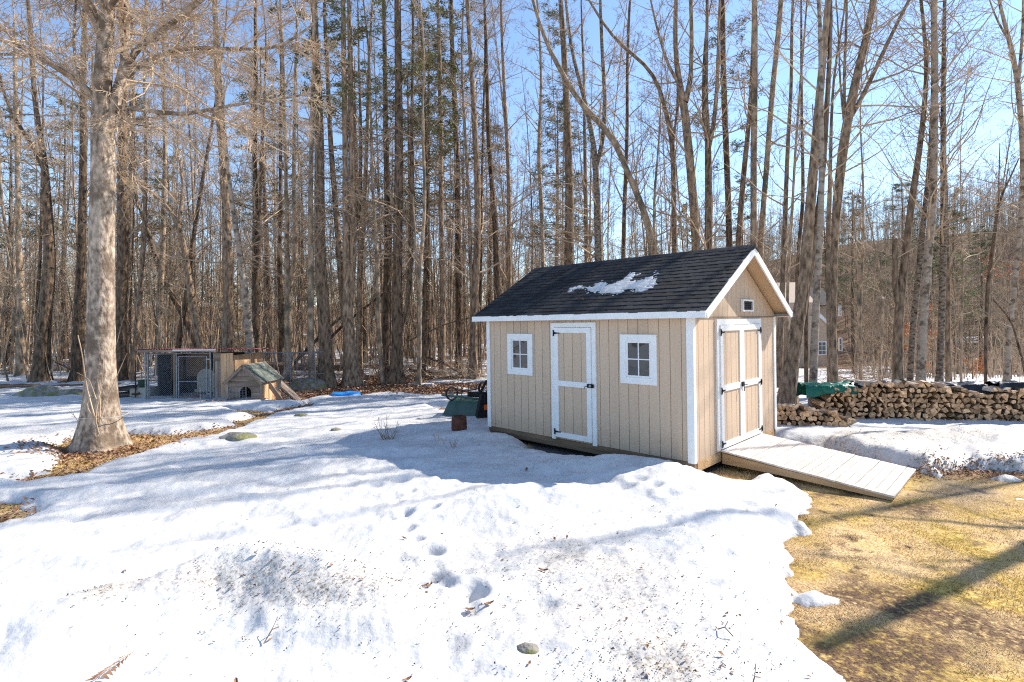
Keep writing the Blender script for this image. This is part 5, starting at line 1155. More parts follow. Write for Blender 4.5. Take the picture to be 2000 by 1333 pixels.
T('smooth trunk leaning right from behind the gable peak', 18.8, [(1483, 752, 13), (1484, 488, 12), (1497, 332, 11), (1507, 195, 11), (1523, 39, 11), (1526, 0, 10)], mt=P_, n1=1.0, H=17)
T('grey trunk seen just past the right eave of the shed', 16.5, [(1520, 775, 16), (1522, 741, 15), (1524, 634, 13), (1530, 539, 11), (1533, 445, 10), (1536, 350, 9), (1540, 254, 8), (1546, 176, 7), (1546, 40, 6)], mt=B_, n1=1.2)
T('thin trunk right of the grey one past the eave', 18, [(1540, 757, 7), (1538, 700, 7), (1538, 539, 6), (1547, 429, 6), (1550, 350, 5), (1560, 200, 5), (1572, 60, 4)], mt=P_, n1=1.2)
T('slim dark tree between the eave and the great leaning trunk', 18.5, [(1554, 755, 7), (1556, 620, 7), (1558, 476, 8), (1568, 429, 8), (1569, 350, 7), (1566, 250, 6), (1565, 100, 5)], mt=K_, n1=1.2)
# --- right side
T('great dark trunk leaning right beside the shed, split in two', 13.2, [(1536, 812, 40), (1543, 700, 30), (1553, 660, 29), (1566, 600, 27), (1573, 540, 24), (1580, 430, 21), (1587, 350, 20), (1598, 220, 17), (1608, 100, 14), (1620, 0, 12)], [[(1560, 640, 20), (1573, 575, 20), (1584, 510, 18), (1594, 460, 15), (1603, 400, 12), (1610, 300, 11), (1618, 160, 10), (1626, 0, 8)]], mt=B_, H=20, n1=1.6, zmin=5, k=18, flare=.25, thick=.7)
T('pale birch like trunk at the left end of the firewood', 12.6, [(1586, 812, 18), (1588, 765, 17), (1590, 680, 16), (1595, 570, 14), (1602, 460, 13), (1606, 350, 12), (1603, 240, 11), (1604, 120, 9), (1600, 0, 8)], mt='bark_birch', H=18, n1=1.2, zmin=5, flare=.2)
T('thin dark stem between the leaning trunk and the pale birch', 14.5, [(1575, 785, 9), (1575, 740, 9), (1574, 634, 9), (1578, 560, 7), (1581, 480, 5), (1584, 380, 4)], mt=K_, H=8, n1=1)
T('tall leaning trunk with a broken stub behind the green tarp', 15.2, [(1629, 785, 24), (1627, 738, 19), (1626, 680, 15), (1628, 570, 14), (1629, 476, 15), (1633, 410, 18), (1640, 345, 21), (1651, 255, 20), (1672, 150, 18), (1693, 75, 15), (1708, 0, 14)], [[(1652, 245, 10), (1668, 218, 11), (1677, 208, 10)], [(1652, 255, 9), (1647, 200, 7), (1650, 120, 6), (1655, 0, 5)], [(1648, 235, 5), (1640, 160, 4), (1638, 60, 3)]], mt=B_, H=20, n1=2.6, l1=3.6, ang=(45, 80), k=14, thick=.55, jit=.17)
T('straight second stem tight against the tall leaning trunk', 15.9, [(1620, 775, 10), (1620, 735, 9), (1618, 539, 10), (1617, 445, 10), (1621, 390, 10), (1622, 300, 7), (1626, 160, 5)], mt=P_, n1=1)
T('thin sapling with a sharp fork right of the green tarp', 17.5, [(1681, 756, 7), (1680, 600, 6), (1686, 490, 5), (1686, 350, 4), (1680, 250, 3)], [[(1681, 640, 4), (1675, 570, 4), (1670, 445, 3), (1666, 380, 2)]], mt=P_, H=12, l1=1.6)
T('very thin leaning pole between the tarp and the broken trunk', 18.5, [(1719, 752, 5), (1718, 744, 4.5), (1724, 634, 4), (1720, 539, 3.5), (1705, 460, 3), (1690, 400, 2)], mt=P_, H=None, l1=1.2)
T('thick trunk with a snapped upright stub beside its leaning leader', 15, [(1754, 785, 24), (1754, 752, 21), (1753, 634, 20), (1756, 575, 21), (1767, 539, 16), (1769, 476, 15), (1777, 413, 15), (1788, 350, 14), (1798, 280, 12), (1806, 210, 11), (1813, 135, 9), (1808, 75, 8), (1800, 20, 7), (1795, -40, 6)], [[(1753, 590, 13), (1748, 552, 12), (1748, 500, 12), (1748, 468, 11.5)]], mt=B_, H=20, n1=3.0, l1=3.0, k=14, thick=.55, jit=.17)
T('mottled dark trunk leaning right behind the firewood', 15.6, [(1776, 778, 15), (1777, 750, 14), (1783, 634, 13), (1794, 539, 13), (1799, 476, 12), (1811, 366, 10), (1816, 300, 8), (1820, 200, 6)], mt='bark_mottled', H=12, n1=2)
T('thick smooth pale trunk in the centre of the clump behind the firewood', 14.8, [(1797, 785, 21), (1797, 760, 20), (1800, 665, 19), (1808, 555, 18), (1815, 476, 17), (1824, 381, 16), (1824, 270, 17), (1826, 150, 15), (1826, 60, 14), (1822, 0, 12)], mt='bark_birch', H=20, n1=4.0, l1=3.6, ang=(40, 75), zmin=4.0, k=16, thick=.55, jit=.17)
T('dark topped trunk right of the thick pale one', 15.1, [(1833, 782, 18), (1834, 757, 17), (1838, 665, 14), (1841, 555, 14), (1843, 445, 14), (1843, 350, 13), (1842, 230, 12), (1843, 120, 9), (1845, 0, 8)], mt='bark_mottled', H=20, n1=3.6, l1=3.2, ang=(40, 75), k=14, thick=.55, jit=.17)
T('brown tapering trunk rightmost in the clump behind the firewood', 16, [(1854, 770, 15), (1853, 755, 14), (1851, 665, 11), (1852, 570, 9), (1851, 476, 7), (1850, 400, 5), (1848, 320, 4)], mt=B_, H=11)
T('slender dark young tree with a high Y behind the firewood', 15.2, [(1925, 785, 8), (1925, 764, 7.5), (1925, 665, 8), (1929, 564, 9), (1940, 476, 8), (1951, 391, 6), (1972, 350, 4), (1990, 310, 3)], [[(1951, 395, 4), (1951, 350, 3), (1953, 280, 2)], [(1945, 420, 4), (1962, 372, 3), (1969, 330, 2)]], mt=K_, H=None, zmin=2.4, l1=1.6)
T('pale trunk near the right edge bending and splitting above', 15.4, [(1964, 785, 16), (1966, 762, 14), (1969, 665, 12), (1977, 586, 12), (1985, 523, 12), (1994, 445, 12), (1998, 370, 11), (1997, 260, 11), (1990, 180, 13), (1984, 115, 12), (1972, 75, 10), (1956, 40, 8), (1950, 0, 7)], [[(1990, 150, 8), (1996, 90, 7), (2000, 0, 6)], [(1975, 85, 6), (1955, 60, 5), (1944, 30, 4), (1930, 0, 3)]], mt='bark_birch', H=19, n1=3.4, l1=2.6, thick=.6)
T('thin stem leaning in from the right edge past the pale trunk', 13.4, [(2012, 800, 6), (1999, 712, 6), (1978, 634, 4.5), (1962, 610, 4), (1940, 586, 3)], mt=K_, H=None, zmin=1, l1=1.2)
T('small pale sapling between the clump and the dark young tree', 17.5, [(1877, 757, 6), (1878, 634, 5), (1881, 539, 4), (1877, 413, 3), (1876, 330, 2)], mt=P_, H=9, l1=1.5)
# fallen and leaning dead logs
def deadlog(label, p0, p1, Y0, Y1, w0, w1, mt='bark_dark', name='fallen_log', n=12, bow=.1):
    a_, b_ = atY(*p0, Y0), atY(*p1, Y1); t = np.linspace(0, 1, n)[:, None]; P = a_ + (b_ - a_) * t; P[:, 2] += bow * np.sin(t[:, 0] * 3.14) + rng.normal(0, .015, n); c = P[0].copy(); P -= c
    r = np.linspace(w0, w1, n) * .5 / F * (Y0 + Y1) / 2
    a = Acc(); a.tube(P, r, 9); o = a.build(name, M[mt], smooth=True, label=label, cat='log'); o.location = tuple(float(v) for v in c)
deadlog('thick fallen log lying behind the chain link fence', (505, 713), (705, 722), 23, 23.5, 16, 12, bow=0)
deadlog('dead trunk propped diagonally between the trees right of the fence', (572, 712), (690, 600), 22, 22.5, 7, 5)
deadlog('second dead trunk slanting higher across the pine stems', (640, 665), (770, 560), 22.6, 22.9, 6, 4)
deadlog('thin dead limb slanting between the dark pine and the forked tree', (800, 665), (925, 620), 21, 21.5, 3, 2)
deadlog('fallen trunk lying low behind the saplings left of the shed', (800, 722), (935, 745), 22.2, 21, 8, 6, bow=0)
deadlog('short broken limb on the snow behind the sapling pair', (836, 700), (905, 735), 21.4, 20.4, 5, 3)
deadlog('leaning dead pole in the woods at the left of the kennel', (160, 735), (60, 690), 24, 26, 4, 3)
def brush(label, px, py, Y, wd, h, n, mt='twig', name='brush_pile', cat='brush', loc=None):
    p = atY(px, py, Y); p[2] = float(gz(p[0], p[1])) if Y > 14 else gs1(p[0], p[1]); N = n
    P0 = np.stack([rng.normal(0, wd * .4, N), rng.normal(0, wd * .25, N), rng.uniform(0, h * .4, N)], 1); D = rng.normal(size=(N, 3)); D[:, 2] = np.abs(D[:, 2]) * .35
    a = Acc(); P1, R1 = grow(P0, D, rng.uniform(.5, 1.4, N) * wd * .6, rng.uniform(.004, .018, N), 4, .15, 0); P1[..., 2] = np.maximum(P1[..., 2], .0); V, Q = tubes(P1, R1, 4); a.add(V, Q)
    k_ = kids(P1, R1, 4, .2, 1, 30, 70, .4, .01, rng.uniform(.5, 1, N) * wd); P2, R2 = grow(*k_[:4], 3, .15, 0); V, Q = tubes(P2, R2, 3); a.add(V, Q)
    o = a.build(name, M[mt], label=label, cat=cat, kind='stuff'); o.location = tuple(float(v) for v in p)
brush('tangle of dead branches between the forked tree and the shed corner', 930, 735, 20.8, 1.8, .7, 90)
brush('tangle of dead branches below the saplings left of the shed', 850, 725, 21.5, 2.4, .5, 80)
brush('brush lying behind the chain link fence and the pines', 720, 725, 22, 2.6, .5, 80)
brush('tan brush behind the firewood, under the broken trunk', 1745, 735, 21, 1.8, 1.2, 90, 'twig_grey')
brush('low brush at the foot of the neighbour house trees', 1660, 738, 19, 1.6, 1.3, 90)
# dry shrubs in the lawn
def shrub(label, px, py, h, n, spread=.5, mt='twig_grey', z=.2):
    p = at(px, py, z); b = np.array([p[0], p[1], gs1(p[0], p[1]) - .02]); a = Acc(); P0 = np.stack([rng.normal(0, .05, n), rng.normal(0, .05, n), np.zeros(n)], 1)
    D = np.stack([rng.normal(0, spread, n), rng.normal(0, spread, n), np.ones(n)], 1); P1, R1 = grow(P0, D, h * rng.uniform(.6, 1.1, n), np.full(n, .006), 5, .10, .0, .4); V, Q = tubes(P1, R1, 4); a.add(V, Q)
    k_ = kids(P1, R1, 3, .3, .95, 25, 55, .45, .009, np.full(n, h)); P2, R2 = grow(*k_[:4], 3, .12, .02); V, Q = tubes(P2, R2, 3); a.add(V, Q)
    o = a.build('dry_shrub', M[mt], label=label, cat='shrub'); o.location = tuple(b)
shrub('bare twiggy shrub in the snow at the tip of the shed shadow', 757, 853, .42, 16, .55)
shrub('tiny dead stalks in the shaded snow left of the rusty drum', 862, 862, .2, 4, .4); shrub('dead weed stalks poking out of the shaded snow before the drum', 888, 868, .18, 5, .5)
for px, py, lb in ((150, 820, 'dry weed stalks beside the foot of the maple'), (515, 755, 'dry stems beside the pallet')): shrub(lb, px, py, .3, 5, .5)

# --- trees outside the frame on the right that throw the long shadows
def free_tree(name, label, x_, y_, H, r, mt='bark_brown', bend=.5, n1=1.8, l1=2.4, zmin=3.5, group=None, n3=3, tp=.85, lean=(0, 0)):
    z_ = float(gz(x_, y_)); n = 22; t = np.linspace(0, 1, n); st = np.stack([bend * np.sin(t * 2.2) * rng.uniform(-1, 1) + lean[0] * t, bend * np.sin(t * 1.7) * rng.uniform(-1, 1) + lean[1] * t, t * H - .1, r * (1 - tp * t)], 1)
    rt = empty(name, (x_, y_, z_), label=label, cat='tree', group=group); link('trunk', trunk_mesh('trunk', [st], mt, .5, 12), rt)
    a = Acc(); twiggy([st], n1, l1, (40, 75), zmin, a, 0, 4, n3, .05, thick=1.3); a.build('crown', M['twig'], rt); return rt
for i, (x_, y_, H_, r_) in enumerate([(16.4, 14.6, 22, .13), (19.8, 16.9, 24, .14), (21.5, 14.2, 21, .12), (15.0, 12.6, 17, .09), (27, 21, 23, .15)]):
    free_tree('bare_tree', 'bare tree standing past the end of the firewood, outside the picture', x_, y_, H_, r_, group='trees past the end of the firewood', n1=1.0, tp=.75, zmin=6)

free_tree('bare_tree', 'low broken topped tree just past the right edge whose shadow crosses the lawn', 9.6, 7.6, 7.4, .13, bend=.06, n1=3.4, l1=2.0, zmin=3.4, n3=3, tp=.4, lean=(.55, -.45))
free_tree('bare_tree', 'thin swaying tree past the right edge whose shadow crosses the snow before the shed', 14.6, 10.3, 13.7, .075, bend=.5, n1=.9, l1=1.8, zmin=6.5, n3=2, tp=.6, lean=(-.15, 1.25))
# --- generic woods: shared meshes
def variant(kind):
    if kind == 'pole': H_, r_, mt, n1, l1, zm, n3 = rng.uniform(14, 19), rng.uniform(.035, .085), random.choice([P_, P_, P_, B_]), 2.3, 2.0, 2.5, 5
    elif kind == 'sapling': H_, r_, mt, n1, l1, zm, n3 = rng.uniform(5, 9), rng.uniform(.025, .045), P_, 2.6, 1.3, 1.0, 3
    n = 20; t = np.linspace(0, 1, n); b = rng.uniform(.2, .9); ph = rng.uniform(0, 6)
    st = np.stack([b * (np.sin(t * 3 + ph) - math.sin(ph)), b * .8 * (np.sin(t * 2.4 + ph * 2) - math.sin(ph * 2)), t * H_ - .15, r_ * (1 - .86 * t)], 1); stems = [st]
    if kind == 'pole' and rng.random() < .5:
        i0 = rng.integers(5, 10); m = n - i0; u = np.linspace(0, 1, m)[:, None]; d = np.array([rng.uniform(-1.5, 1.5), rng.uniform(-1, 1), 0]); f = st[i0:].copy(); f[:, :3] += d * u ** .8; f[:, 3] *= .75; stems.append(f)
    tm = trunk_mesh('trunk', stems, mt, .4, 8); a = Acc(); twiggy(stems, n1, l1, (30, 70), zm, a, 0, 6, n3, .06); return tm, a.mesh('crown', M['twig' if kind == 'sapling' else random.choice(['twig', 'twig_grey'])])
poles = [variant('pole') for _ in range(9)]; saps = [variant('sapling') for _ in range(5)]
def place(tpl, x_, y_, s_, name, label, group, cat='tree'):
    rt = empty(name, (x_, y_, float(gz(x_, y_))), rng.uniform(0, 6.28), label=label, cat=cat, group=group); rt.scale = (s_, s_, s_ * rng.uniform(.9, 1.12)); rt.rotation_euler[0] = rng.normal(0, .025); rt.rotation_euler[1] = rng.normal(0, .025)
    link('trunk', tpl[0], rt); link('crown', tpl[1], rt)
def in_house_view(x_, y_): return .49 < x_ / y_ < .635
cnt = 0; used_xy = []
for i in range(2000):
    if cnt >= 215: break
    y_ = rng.uniform(24.5, 46); x_ = rng.uniform(-1.15, .58) * y_
    if x_ / y_ > .40 and y_ > 0: 
        if rng.random() < .6: continue
    if in_house_view(x_, y_): continue
    if any((x_ - a_) ** 2 + (y_ - b_) ** 2 < 1.0 for a_, b_ in used_xy): continue
    if abs(x_ - 27) < 5 and y_ > 44: continue
    used_xy.append((x_, y_)); cnt += 1
    place(random.choice(poles), x_, y_, rng.uniform(.75, 1.15), 'bare_tree', 'slender bare tree among many alike deep in the woods', 'slender bare trees deep in the woods')
for i in range(14):
    y_ = rng.uniform(22, 42); x_ = rng.uniform(.62, .95) * y_; place(random.choice(poles), x_, y_, rng.uniform(.5, .75), 'bare_tree', 'slender bare tree in the snowy clearing beyond the firewood', 'slender bare trees in the snowy clearing beyond the firewood')
for i in range(95):
    y_ = rng.uniform(20.5, 36); x_ = rng.uniform(-1.05, .45) * y_; place(random.choice(saps), x_, y_, rng.uniform(.7, 1.3), 'sapling', 'thin pale sapling growing between the woodland trunks', 'thin saplings between the woodland trunks', 'sapling')
for i in range(30):
    y_ = rng.uniform(16.5, 32); x_ = rng.uniform(.64, .98) * y_; place(random.choice(saps), x_, y_, rng.uniform(.5, .9), 'sapling', 'thin sapling standing in the snow beyond the firewood', 'thin saplings in the snow beyond the firewood', 'sapling')
# evergreens
def conifer(H_, r_, w_, dens, nm, zmin, flatw=.3, seed=0, size=.17, per=5):
    n = 16; t = np.linspace(0, 1, n); st = np.stack([.1 * np.sin(t * 4 + seed), .1 * np.cos(t * 3 + seed), t * H_ - .1, r_ * (1 - .9 * t) + .005], 1); a = Acc()
    m = int(dens * H_); z_ = np.sort(rng.uniform(zmin / H_, .98, m)); i = (z_ * (n - 1)).astype(int); P0 = st[i, :3].copy(); P0[:, 2] = z_ * H_
    az = rng.uniform(0, 6.28, m); D = np.stack([np.cos(az), np.sin(az), rng.uniform(-.1, .35, m)], 1); L = w_ * (1.08 - z_) ** .75 * rng.uniform(.55, 1.15, m) + .15
    P1, R1 = grow(P0, D, L, L * .014 + .004, 5, .07, -.01); V, Q = tubes(P1, R1, 4); a.add(V, Q); k_ = kids(P1, R1, 6, .25, 1, 35, 65, .38, .01, L); d_ = k_[1].copy(); d_[:, 2] *= .35
    P2, R2 = grow(k_[0], d_, k_[2], k_[3], 3, .1, .0); V, Q = tubes(P2, R2, 3); a.add(V, Q)
    V, Tt = foliage(P2, per, size, .3); b = Acc(); b.add(V, Tt); return trunk_mesh('trunk', [st], 'bark_dark', .3, 8), a.mesh('branches', M['twig_grey']), b.mesh('foliage', M[nm])
pinesA = [conifer(15, .17, 3.0, 5.0, 'needles_grey', 6.0, seed=1), conifer(13, .15, 2.4, 6, 'needles', 3.5, seed=2)]; spr = [conifer(12, .15, 2.6, 9, 'needles', .8, seed=3), conifer(11, .13, 2.0, 9, 'needles_grey', 1.0, seed=5)]
def place3(tpl, px, Y, s_, label, name='pine_tree', group=None):
    q = atY(px, 640, Y); rt = empty(name, (q[0], q[1], float(gz(q[0], q[1]))), rng.uniform(0, 6), label=label, cat='evergreen', group=group); rt.scale = (s_,) * 3
    link('trunk', tpl[0], rt); link('branches', tpl[1], rt); o = link('foliage', tpl[2], rt, kind='stuff')
place3(spr[0], 1613, 66, 1.35, 'dark dense evergreen rising beside the neighbour house', 'spruce_tree')
place3(pinesA[0], 1668, 44, 1.02, 'loose green pine right of the neighbour house')
place3(pinesA[0], 1762, 40, 1.0, 'pine with flat spreading layers behind the broken trunk')
place3(pinesA[1], 1868, 42, 1.15, 'narrow pine between the clump and the dark young tree')
place3(spr[1], 1916, 48, 1.15, 'grey green spruce behind the dark young tree', 'spruce_tree')
place3(spr[1], 1820, 60, 1.1, 'hazy spruce far behind the trunk clump', 'spruce_tree')
place3(spr[0], 1720, 62, .9, 'dark spruce on the slope beyond the clearing', 'spruce_tree')
place3(pinesA[0], 1452, 34, .9, 'small evergreen seen over the roof near the gable', 'pine_tree'); place3(pinesA[1], 1345, 36, .95, 'small evergreen seen over the middle of the ridge', 'pine_tree')
place3(spr[1], 455, 33, .45, 'young green hemlock behind the kennel planks', 'hemlock_tree'); place3(pinesA[1], 330, 36, 1.1, 'tall evergreen deep in the woods above the kennel'); place3(pinesA[1], 590, 38, 1.15, 'tall evergreen deep in the woods above the fence')
for px_, Y_ in ((20, 34), (130, 38), (255, 31), (520, 33), (705, 30), (800, 33), (960, 36), (1090, 33), (840, 27)):
    place3(pinesA[0], px_, Y_, rng.uniform(1.05, 1.3), 'tall pine whose green crown shows between the bare trunks', group='tall pines in the woods')
# russet oak leaves on young trees
def leafy_sapling(label, px, py, Y, h, spread, n, z0=.3):
    q = atY(px, py, Y); b = np.array([q[0], q[1], float(gz(q[0], q[1]))]); rt = empty('oak_sapling', b, label=label, cat='sapling'); a = Acc()
    st = np.stack([np.zeros(8), np.zeros(8), np.linspace(-.05, h, 8), np.linspace(.03, .008, 8)], 1); link('trunk', trunk_mesh('trunk', [st], B_, None, 6), rt)
    P1, R1 = grow(np.stack([np.zeros(n), np.zeros(n), rng.uniform(z0, h, n)], 1), np.stack([rng.normal(0, 1, n), rng.normal(0, 1, n), rng.uniform(0, .7, n)], 1), rng.uniform(.4, 1, n) * spread, np.full(n, .007), 4, .15, .02); V, Q = tubes(P1, R1, 3); a.add(V, Q)
    k_ = kids(P1, R1, 5, .2, 1, 30, 60, .4, .01, np.full(n, spread)); P2, R2 = grow(*k_[:4], 2, .1, 0); V, Q = tubes(P2, R2, 3); a.add(V, Q); a.build('branches', M['twig'], rt)
    q_ = np.repeat(P2[:, 1:].reshape(-1, 3), 3, 0); m = len(q_); q_ = q_ + rng.normal(0, .05, (m, 3)); d = unit(rng.normal(size=(m, 3)) + [0, 0, -.4]); s = unit(np.cross(d, rng.normal(size=(m, 3)))); L = .09
    V = np.stack([q_, q_ + d * L * .5 + s * L * .28, q_ + d * L, q_ + d * L * .5 - s * L * .28], 1).reshape(-1, 3); b_ = Acc(); b_.add(V, np.arange(m * 4).reshape(-1, 4)); b_.build('leaves', M['oak_leaf'], rt, kind='stuff')
leafy_sapling('young oak keeping orange leaves behind the trunk clump', 1822, 740, 23, 3.3, .8, 16)
leafy_sapling('young oak keeping russet leaves behind the broken trunk', 1768, 740, 24, 2.6, .6, 11)
leafy_sapling('small orange leaved sapling low beyond the firewood', 1900, 745, 20, 1.0, .5, 8, .1)
leafy_sapling('young oak with russet leaves high at the right edge', 1975, 745, 19, 4.4, 1.0, 9, 3.7)
# --- far woods: uncountable, joined
def far_woods(name, n, xr, yr, Hs, label, mt):
    y_ = rng.uniform(*yr, n); x_ = rng.uniform(*xr, n) * y_; z_ = gz(x_, y_); H_ = rng.uniform(*Hs, n); m = 6; t = np.linspace(0, 1, m)
    keep = ~((np.abs(x_ - 26) < 9) & (y_ > 38) & (y_ < 60)); x_, y_, z_, H_ = x_[keep], y_[keep], z_[keep], H_[keep]; n = len(x_)
    P = np.zeros((n, m, 3)); ph = rng.uniform(0, 6, n); P[..., 0] = x_[:, None] + .5 * (np.sin(t[None] * 3 + ph[:, None]) - np.sin(ph)[:, None]); P[..., 1] = y_[:, None]; P[..., 2] = z_[:, None] + t[None] * H_[:, None] - .2
    R = (rng.uniform(.04, .13, n) * H_ / 14)[:, None] * (1 - .8 * t[None]); a = Acc(); V, Q = tubes(P, R, 3); a.add(V, Q)
    k_ = kids(P, R, 9, .18, 1, 30, 65, .17, .006, H_); P1, R1 = grow(k_[0], k_[1], k_[2], np.maximum(k_[3], .014), 2, .12, .06); V, Q = tubes(P1, R1, 3); a.add(V, Q)
    k_ = kids(P1, R1, 3, .1, 1, 25, 60, .6, .006, k_[2]); P2, R2 = grow(k_[0], k_[1], k_[2], np.maximum(k_[3], .010), 1, .1, .03); V, Q = tubes(P2, R2, 3); a.add(V, Q)
    a.build(name, M[mt], label=label, cat='woods', kind='stuff')
def gn_woods(name, pts, tpls, smin, smax, label):
    """a far off wood: the tree meshes already built above, instanced on points"""
    me = bpy.data.meshes.new(name); me.from_pydata([tuple(p) for p in pts], [], []); o = link(name, me, label=label, cat='woods', kind='stuff')
    g = bpy.data.node_groups.new(name, 'GeometryNodeTree'); g.interface.new_socket('Geometry', in_out='INPUT', socket_type='NodeSocketGeometry'); g.interface.new_socket('Geometry', in_out='OUTPUT', socket_type='NodeSocketGeometry')
    N = g.nodes; K = g.links; gi = N.new('NodeGroupInput'); go = N.new('NodeGroupOutput'); jo = N.new('GeometryNodeJoinGeometry')
    ri = N.new('FunctionNodeRandomValue'); ri.data_type = 'INT'; ri.inputs['Min'].default_value = 0 if 'Min' in ri.inputs else 0
    for sct in ri.inputs:
        if sct.type == 'INT' and sct.name == 'Min': sct.default_value = 0
        if sct.type == 'INT' and sct.name == 'Max': sct.default_value = len(tpls) - 1
        if sct.name == 'Seed': sct.default_value = 3
    rr = N.new('FunctionNodeRandomValue'); rr.data_type = 'FLOAT_VECTOR'; rr.inputs[0].default_value = (-.03, -.03, 0); rr.inputs[1].default_value = (.03, .03, 6.28)
    rs = N.new('FunctionNodeRandomValue'); rs.data_type = 'FLOAT'
    for sct in rs.inputs:
        if sct.type == 'VALUE' and sct.name == 'Min': sct.default_value = smin
        if sct.type == 'VALUE' and sct.name == 'Max': sct.default_value = smax
    for k in (0, 1):
        g2i = N.new('GeometryNodeGeometryToInstance')
        for t in reversed(tpls):
            oi = N.new('GeometryNodeObjectInfo'); oi.transform_space = 'ORIGINAL'; oi.inputs[0].default_value = t[k]; oi.inputs['As Instance'].default_value = True; jt = oi.outputs['Geometry']
            if t is tpls[-1]: jn = N.new('GeometryNodeJoinGeometry')
            K.new(jt, jn.inputs[0])
        ip = N.new('GeometryNodeInstanceOnPoints'); K.new(gi.outputs[0], ip.inputs['Points']); K.new(jn.outputs[0], ip.inputs['Instance']); ip.inputs['Pick Instance'].default_value = True
        K.new([q for q in ri.outputs if q.enabled or q.type == 'INT'][-1] if False else next(q for q in ri.outputs if q.type == 'INT'), ip.inputs['Instance Index'])
        K.new(next(q for q in rr.outputs if q.type == 'VECTOR'), ip.inputs['Rotation']); K.new(next(q for q in rs.outputs if q.type == 'VALUE'), ip.inputs['Scale']); K.new(ip.outputs[0], jo.inputs[0]); N.remove(g2i)
    K.new(jo.outputs[0], go.inputs[0]); md = o.modifiers.new('woods', 'NODES'); md.node_group = g; return o
def src_objs(tpl):
    out = [None, None]
    for o in sc.objects:
        if o.data is tpl[0] and out[0] is None: out[0] = o
        if o.data is tpl[1] and out[1] is None: out[1] = o
    return out
def far_points(n, xr, yr):
    y_ = rng.uniform(*yr, n); x_ = rng.uniform(*xr, n) * y_; k = ~((x_ / y_ > .48) & (x_ / y_ < .64) & (y_ < 64)); x_, y_ = x_[k], y_[k]; return np.stack([x_, y_, gz(x_, y_)], 1)
so_ = [q for q in (src_objs(t) for t in poles) if q[0] and q[1]]; ss_ = [q for q in (src_objs(t) for t in saps) if q[0] and q[1]]
gn_woods('far_woods', np.concatenate([far_points(1000, (-1.3, .50), (42, 95)), far_points(1300, (.40, 1.2), (58, 165))]), so_, .55, .85, 'far off bare woods and brown wooded slope behind everything')
gn_woods('far_saplings', np.concatenate([far_points(700, (-1.25, .5), (26, 60)), far_points(260, (.62, 1.1), (44, 62))]), ss_, .7, 1.4, 'far off pale saplings crowding between the woodland trunks')
# undergrowth stems
def under(n, xr, yr, hr, label, name='undergrowth'):
    y_ = rng.uniform(*yr, n); x_ = rng.uniform(*xr, n) * y_; P0 = np.stack([x_, y_, gz(x_, y_) - .05], 1); h = rng.uniform(*hr, n); D = np.stack([rng.normal(0, .12, n), rng.normal(0, .12, n), np.ones(n)], 1)
    P1, R1 = grow(P0, D, h, h * .004 + .004, 5, .05, .02); a = Acc(); V, Q = tubes(P1, R1, 3); a.add(V, Q); k_ = kids(P1, R1, 4, .3, 1, 25, 60, .3, .005, h); P2, R2 = grow(*k_[:4], 3, .1, .04); V, Q = tubes(P2, R2, 3); a.add(V, Q)
    a.build(name, M['twig'], label=label, cat='undergrowth', kind='stuff')
under(700, (-1.15, .5), (21, 42), (1.2, 5.5), 'thin whips of undergrowth between the woodland trunks'); under(220, (.64, 1.0), (17, 40), (.8, 3.0), 'thin whips of undergrowth in the snowy clearing')

# ---------------------------------------------------------------- litter, grass
def scatter_leaves(name, xy, size, mt, label, zoff=.004, z_=None, tilt=.35):
    n = len(xy); z_ = gs(xy[:, 0], xy[:, 1])[0] + zoff if z_ is None else z_; th_ = rng.uniform(0, 6.28, n); L = size * rng.uniform(.5, 1.3, n); w_ = L * rng.uniform(.35, .7, n)
    dx, dy = np.cos(th_), np.sin(th_); c = np.stack([xy[:, 0], xy[:, 1], z_], 1); d = np.stack([dx * L, dy * L, rng.normal(0, tilt, n) * L], 1); s = np.stack([-dy * w_, dx * w_, rng.normal(0, tilt, n) * w_], 1); up = np.abs(d[:, 2:3]) + np.abs(s[:, 2:3])
    c[:, 2:] += up * .8; V = np.stack([c - d, c + s, c + d, c - s], 1); V[:, 1, 2] += L * .25; V[:, 3, 2] += L * .25
    b = Acc(); b.add(V.reshape(-1, 3), np.arange(n * 4).reshape(-1, 4)); b.build(name, M[mt], label=label, cat='litter', kind='stuff')
def poly_pts(Pp, n, pad=0):
    Pp = np.asarray(Pp); lo, hi = Pp.min(0) - pad, Pp.max(0) + pad; q = rng.uniform(lo, hi, (n, 2)); return q[sdpoly(Pp, q[:, 0], q[:, 1]) < pad * rng.random(n) ** 2 + .02]
# tree line and thawed patches
L1 = np.concatenate([np.stack([(lambda yy: rng.uniform(-.62, .0, len(yy)) * yy)(Y_ := rng.uniform(14.5, 24, 26000)), Y_], 1), poly_pts(PATCHES[5], 9000, .3)])
s_ = snow_fields(L1[:, 0], L1[:, 1]); L1 = L1[(s_[0] < .02) | (rng.random(len(L1)) < .06)]
scatter_leaves('leaf_litter', L1, .045, 'leaf_brown', 'brown leaf litter along the tree line and thawed strips')
L2 = np.concatenate([poly_pts(PATCHES[0], 5200, .12), poly_pts(PATCHES[1], 900, .1), poly_pts(PATCHES[2], 500, .1), rng.normal((-7.6, 9.6), (.6, .35), (1300, 2))])
scatter_leaves('leaf_litter', L2, .032, 'leaf_brown', 'fallen leaves around the foot of the maple')
q = at(1860, 918, .03); L3 = np.stack([rng.normal(q[0], .9, 1600), rng.normal(q[1] - .05, .16, 1600)], 1); scatter_leaves('leaf_litter', L3, .022, 'leaf_brown', 'dark leaf litter in front of the snow banks beyond the ramp')
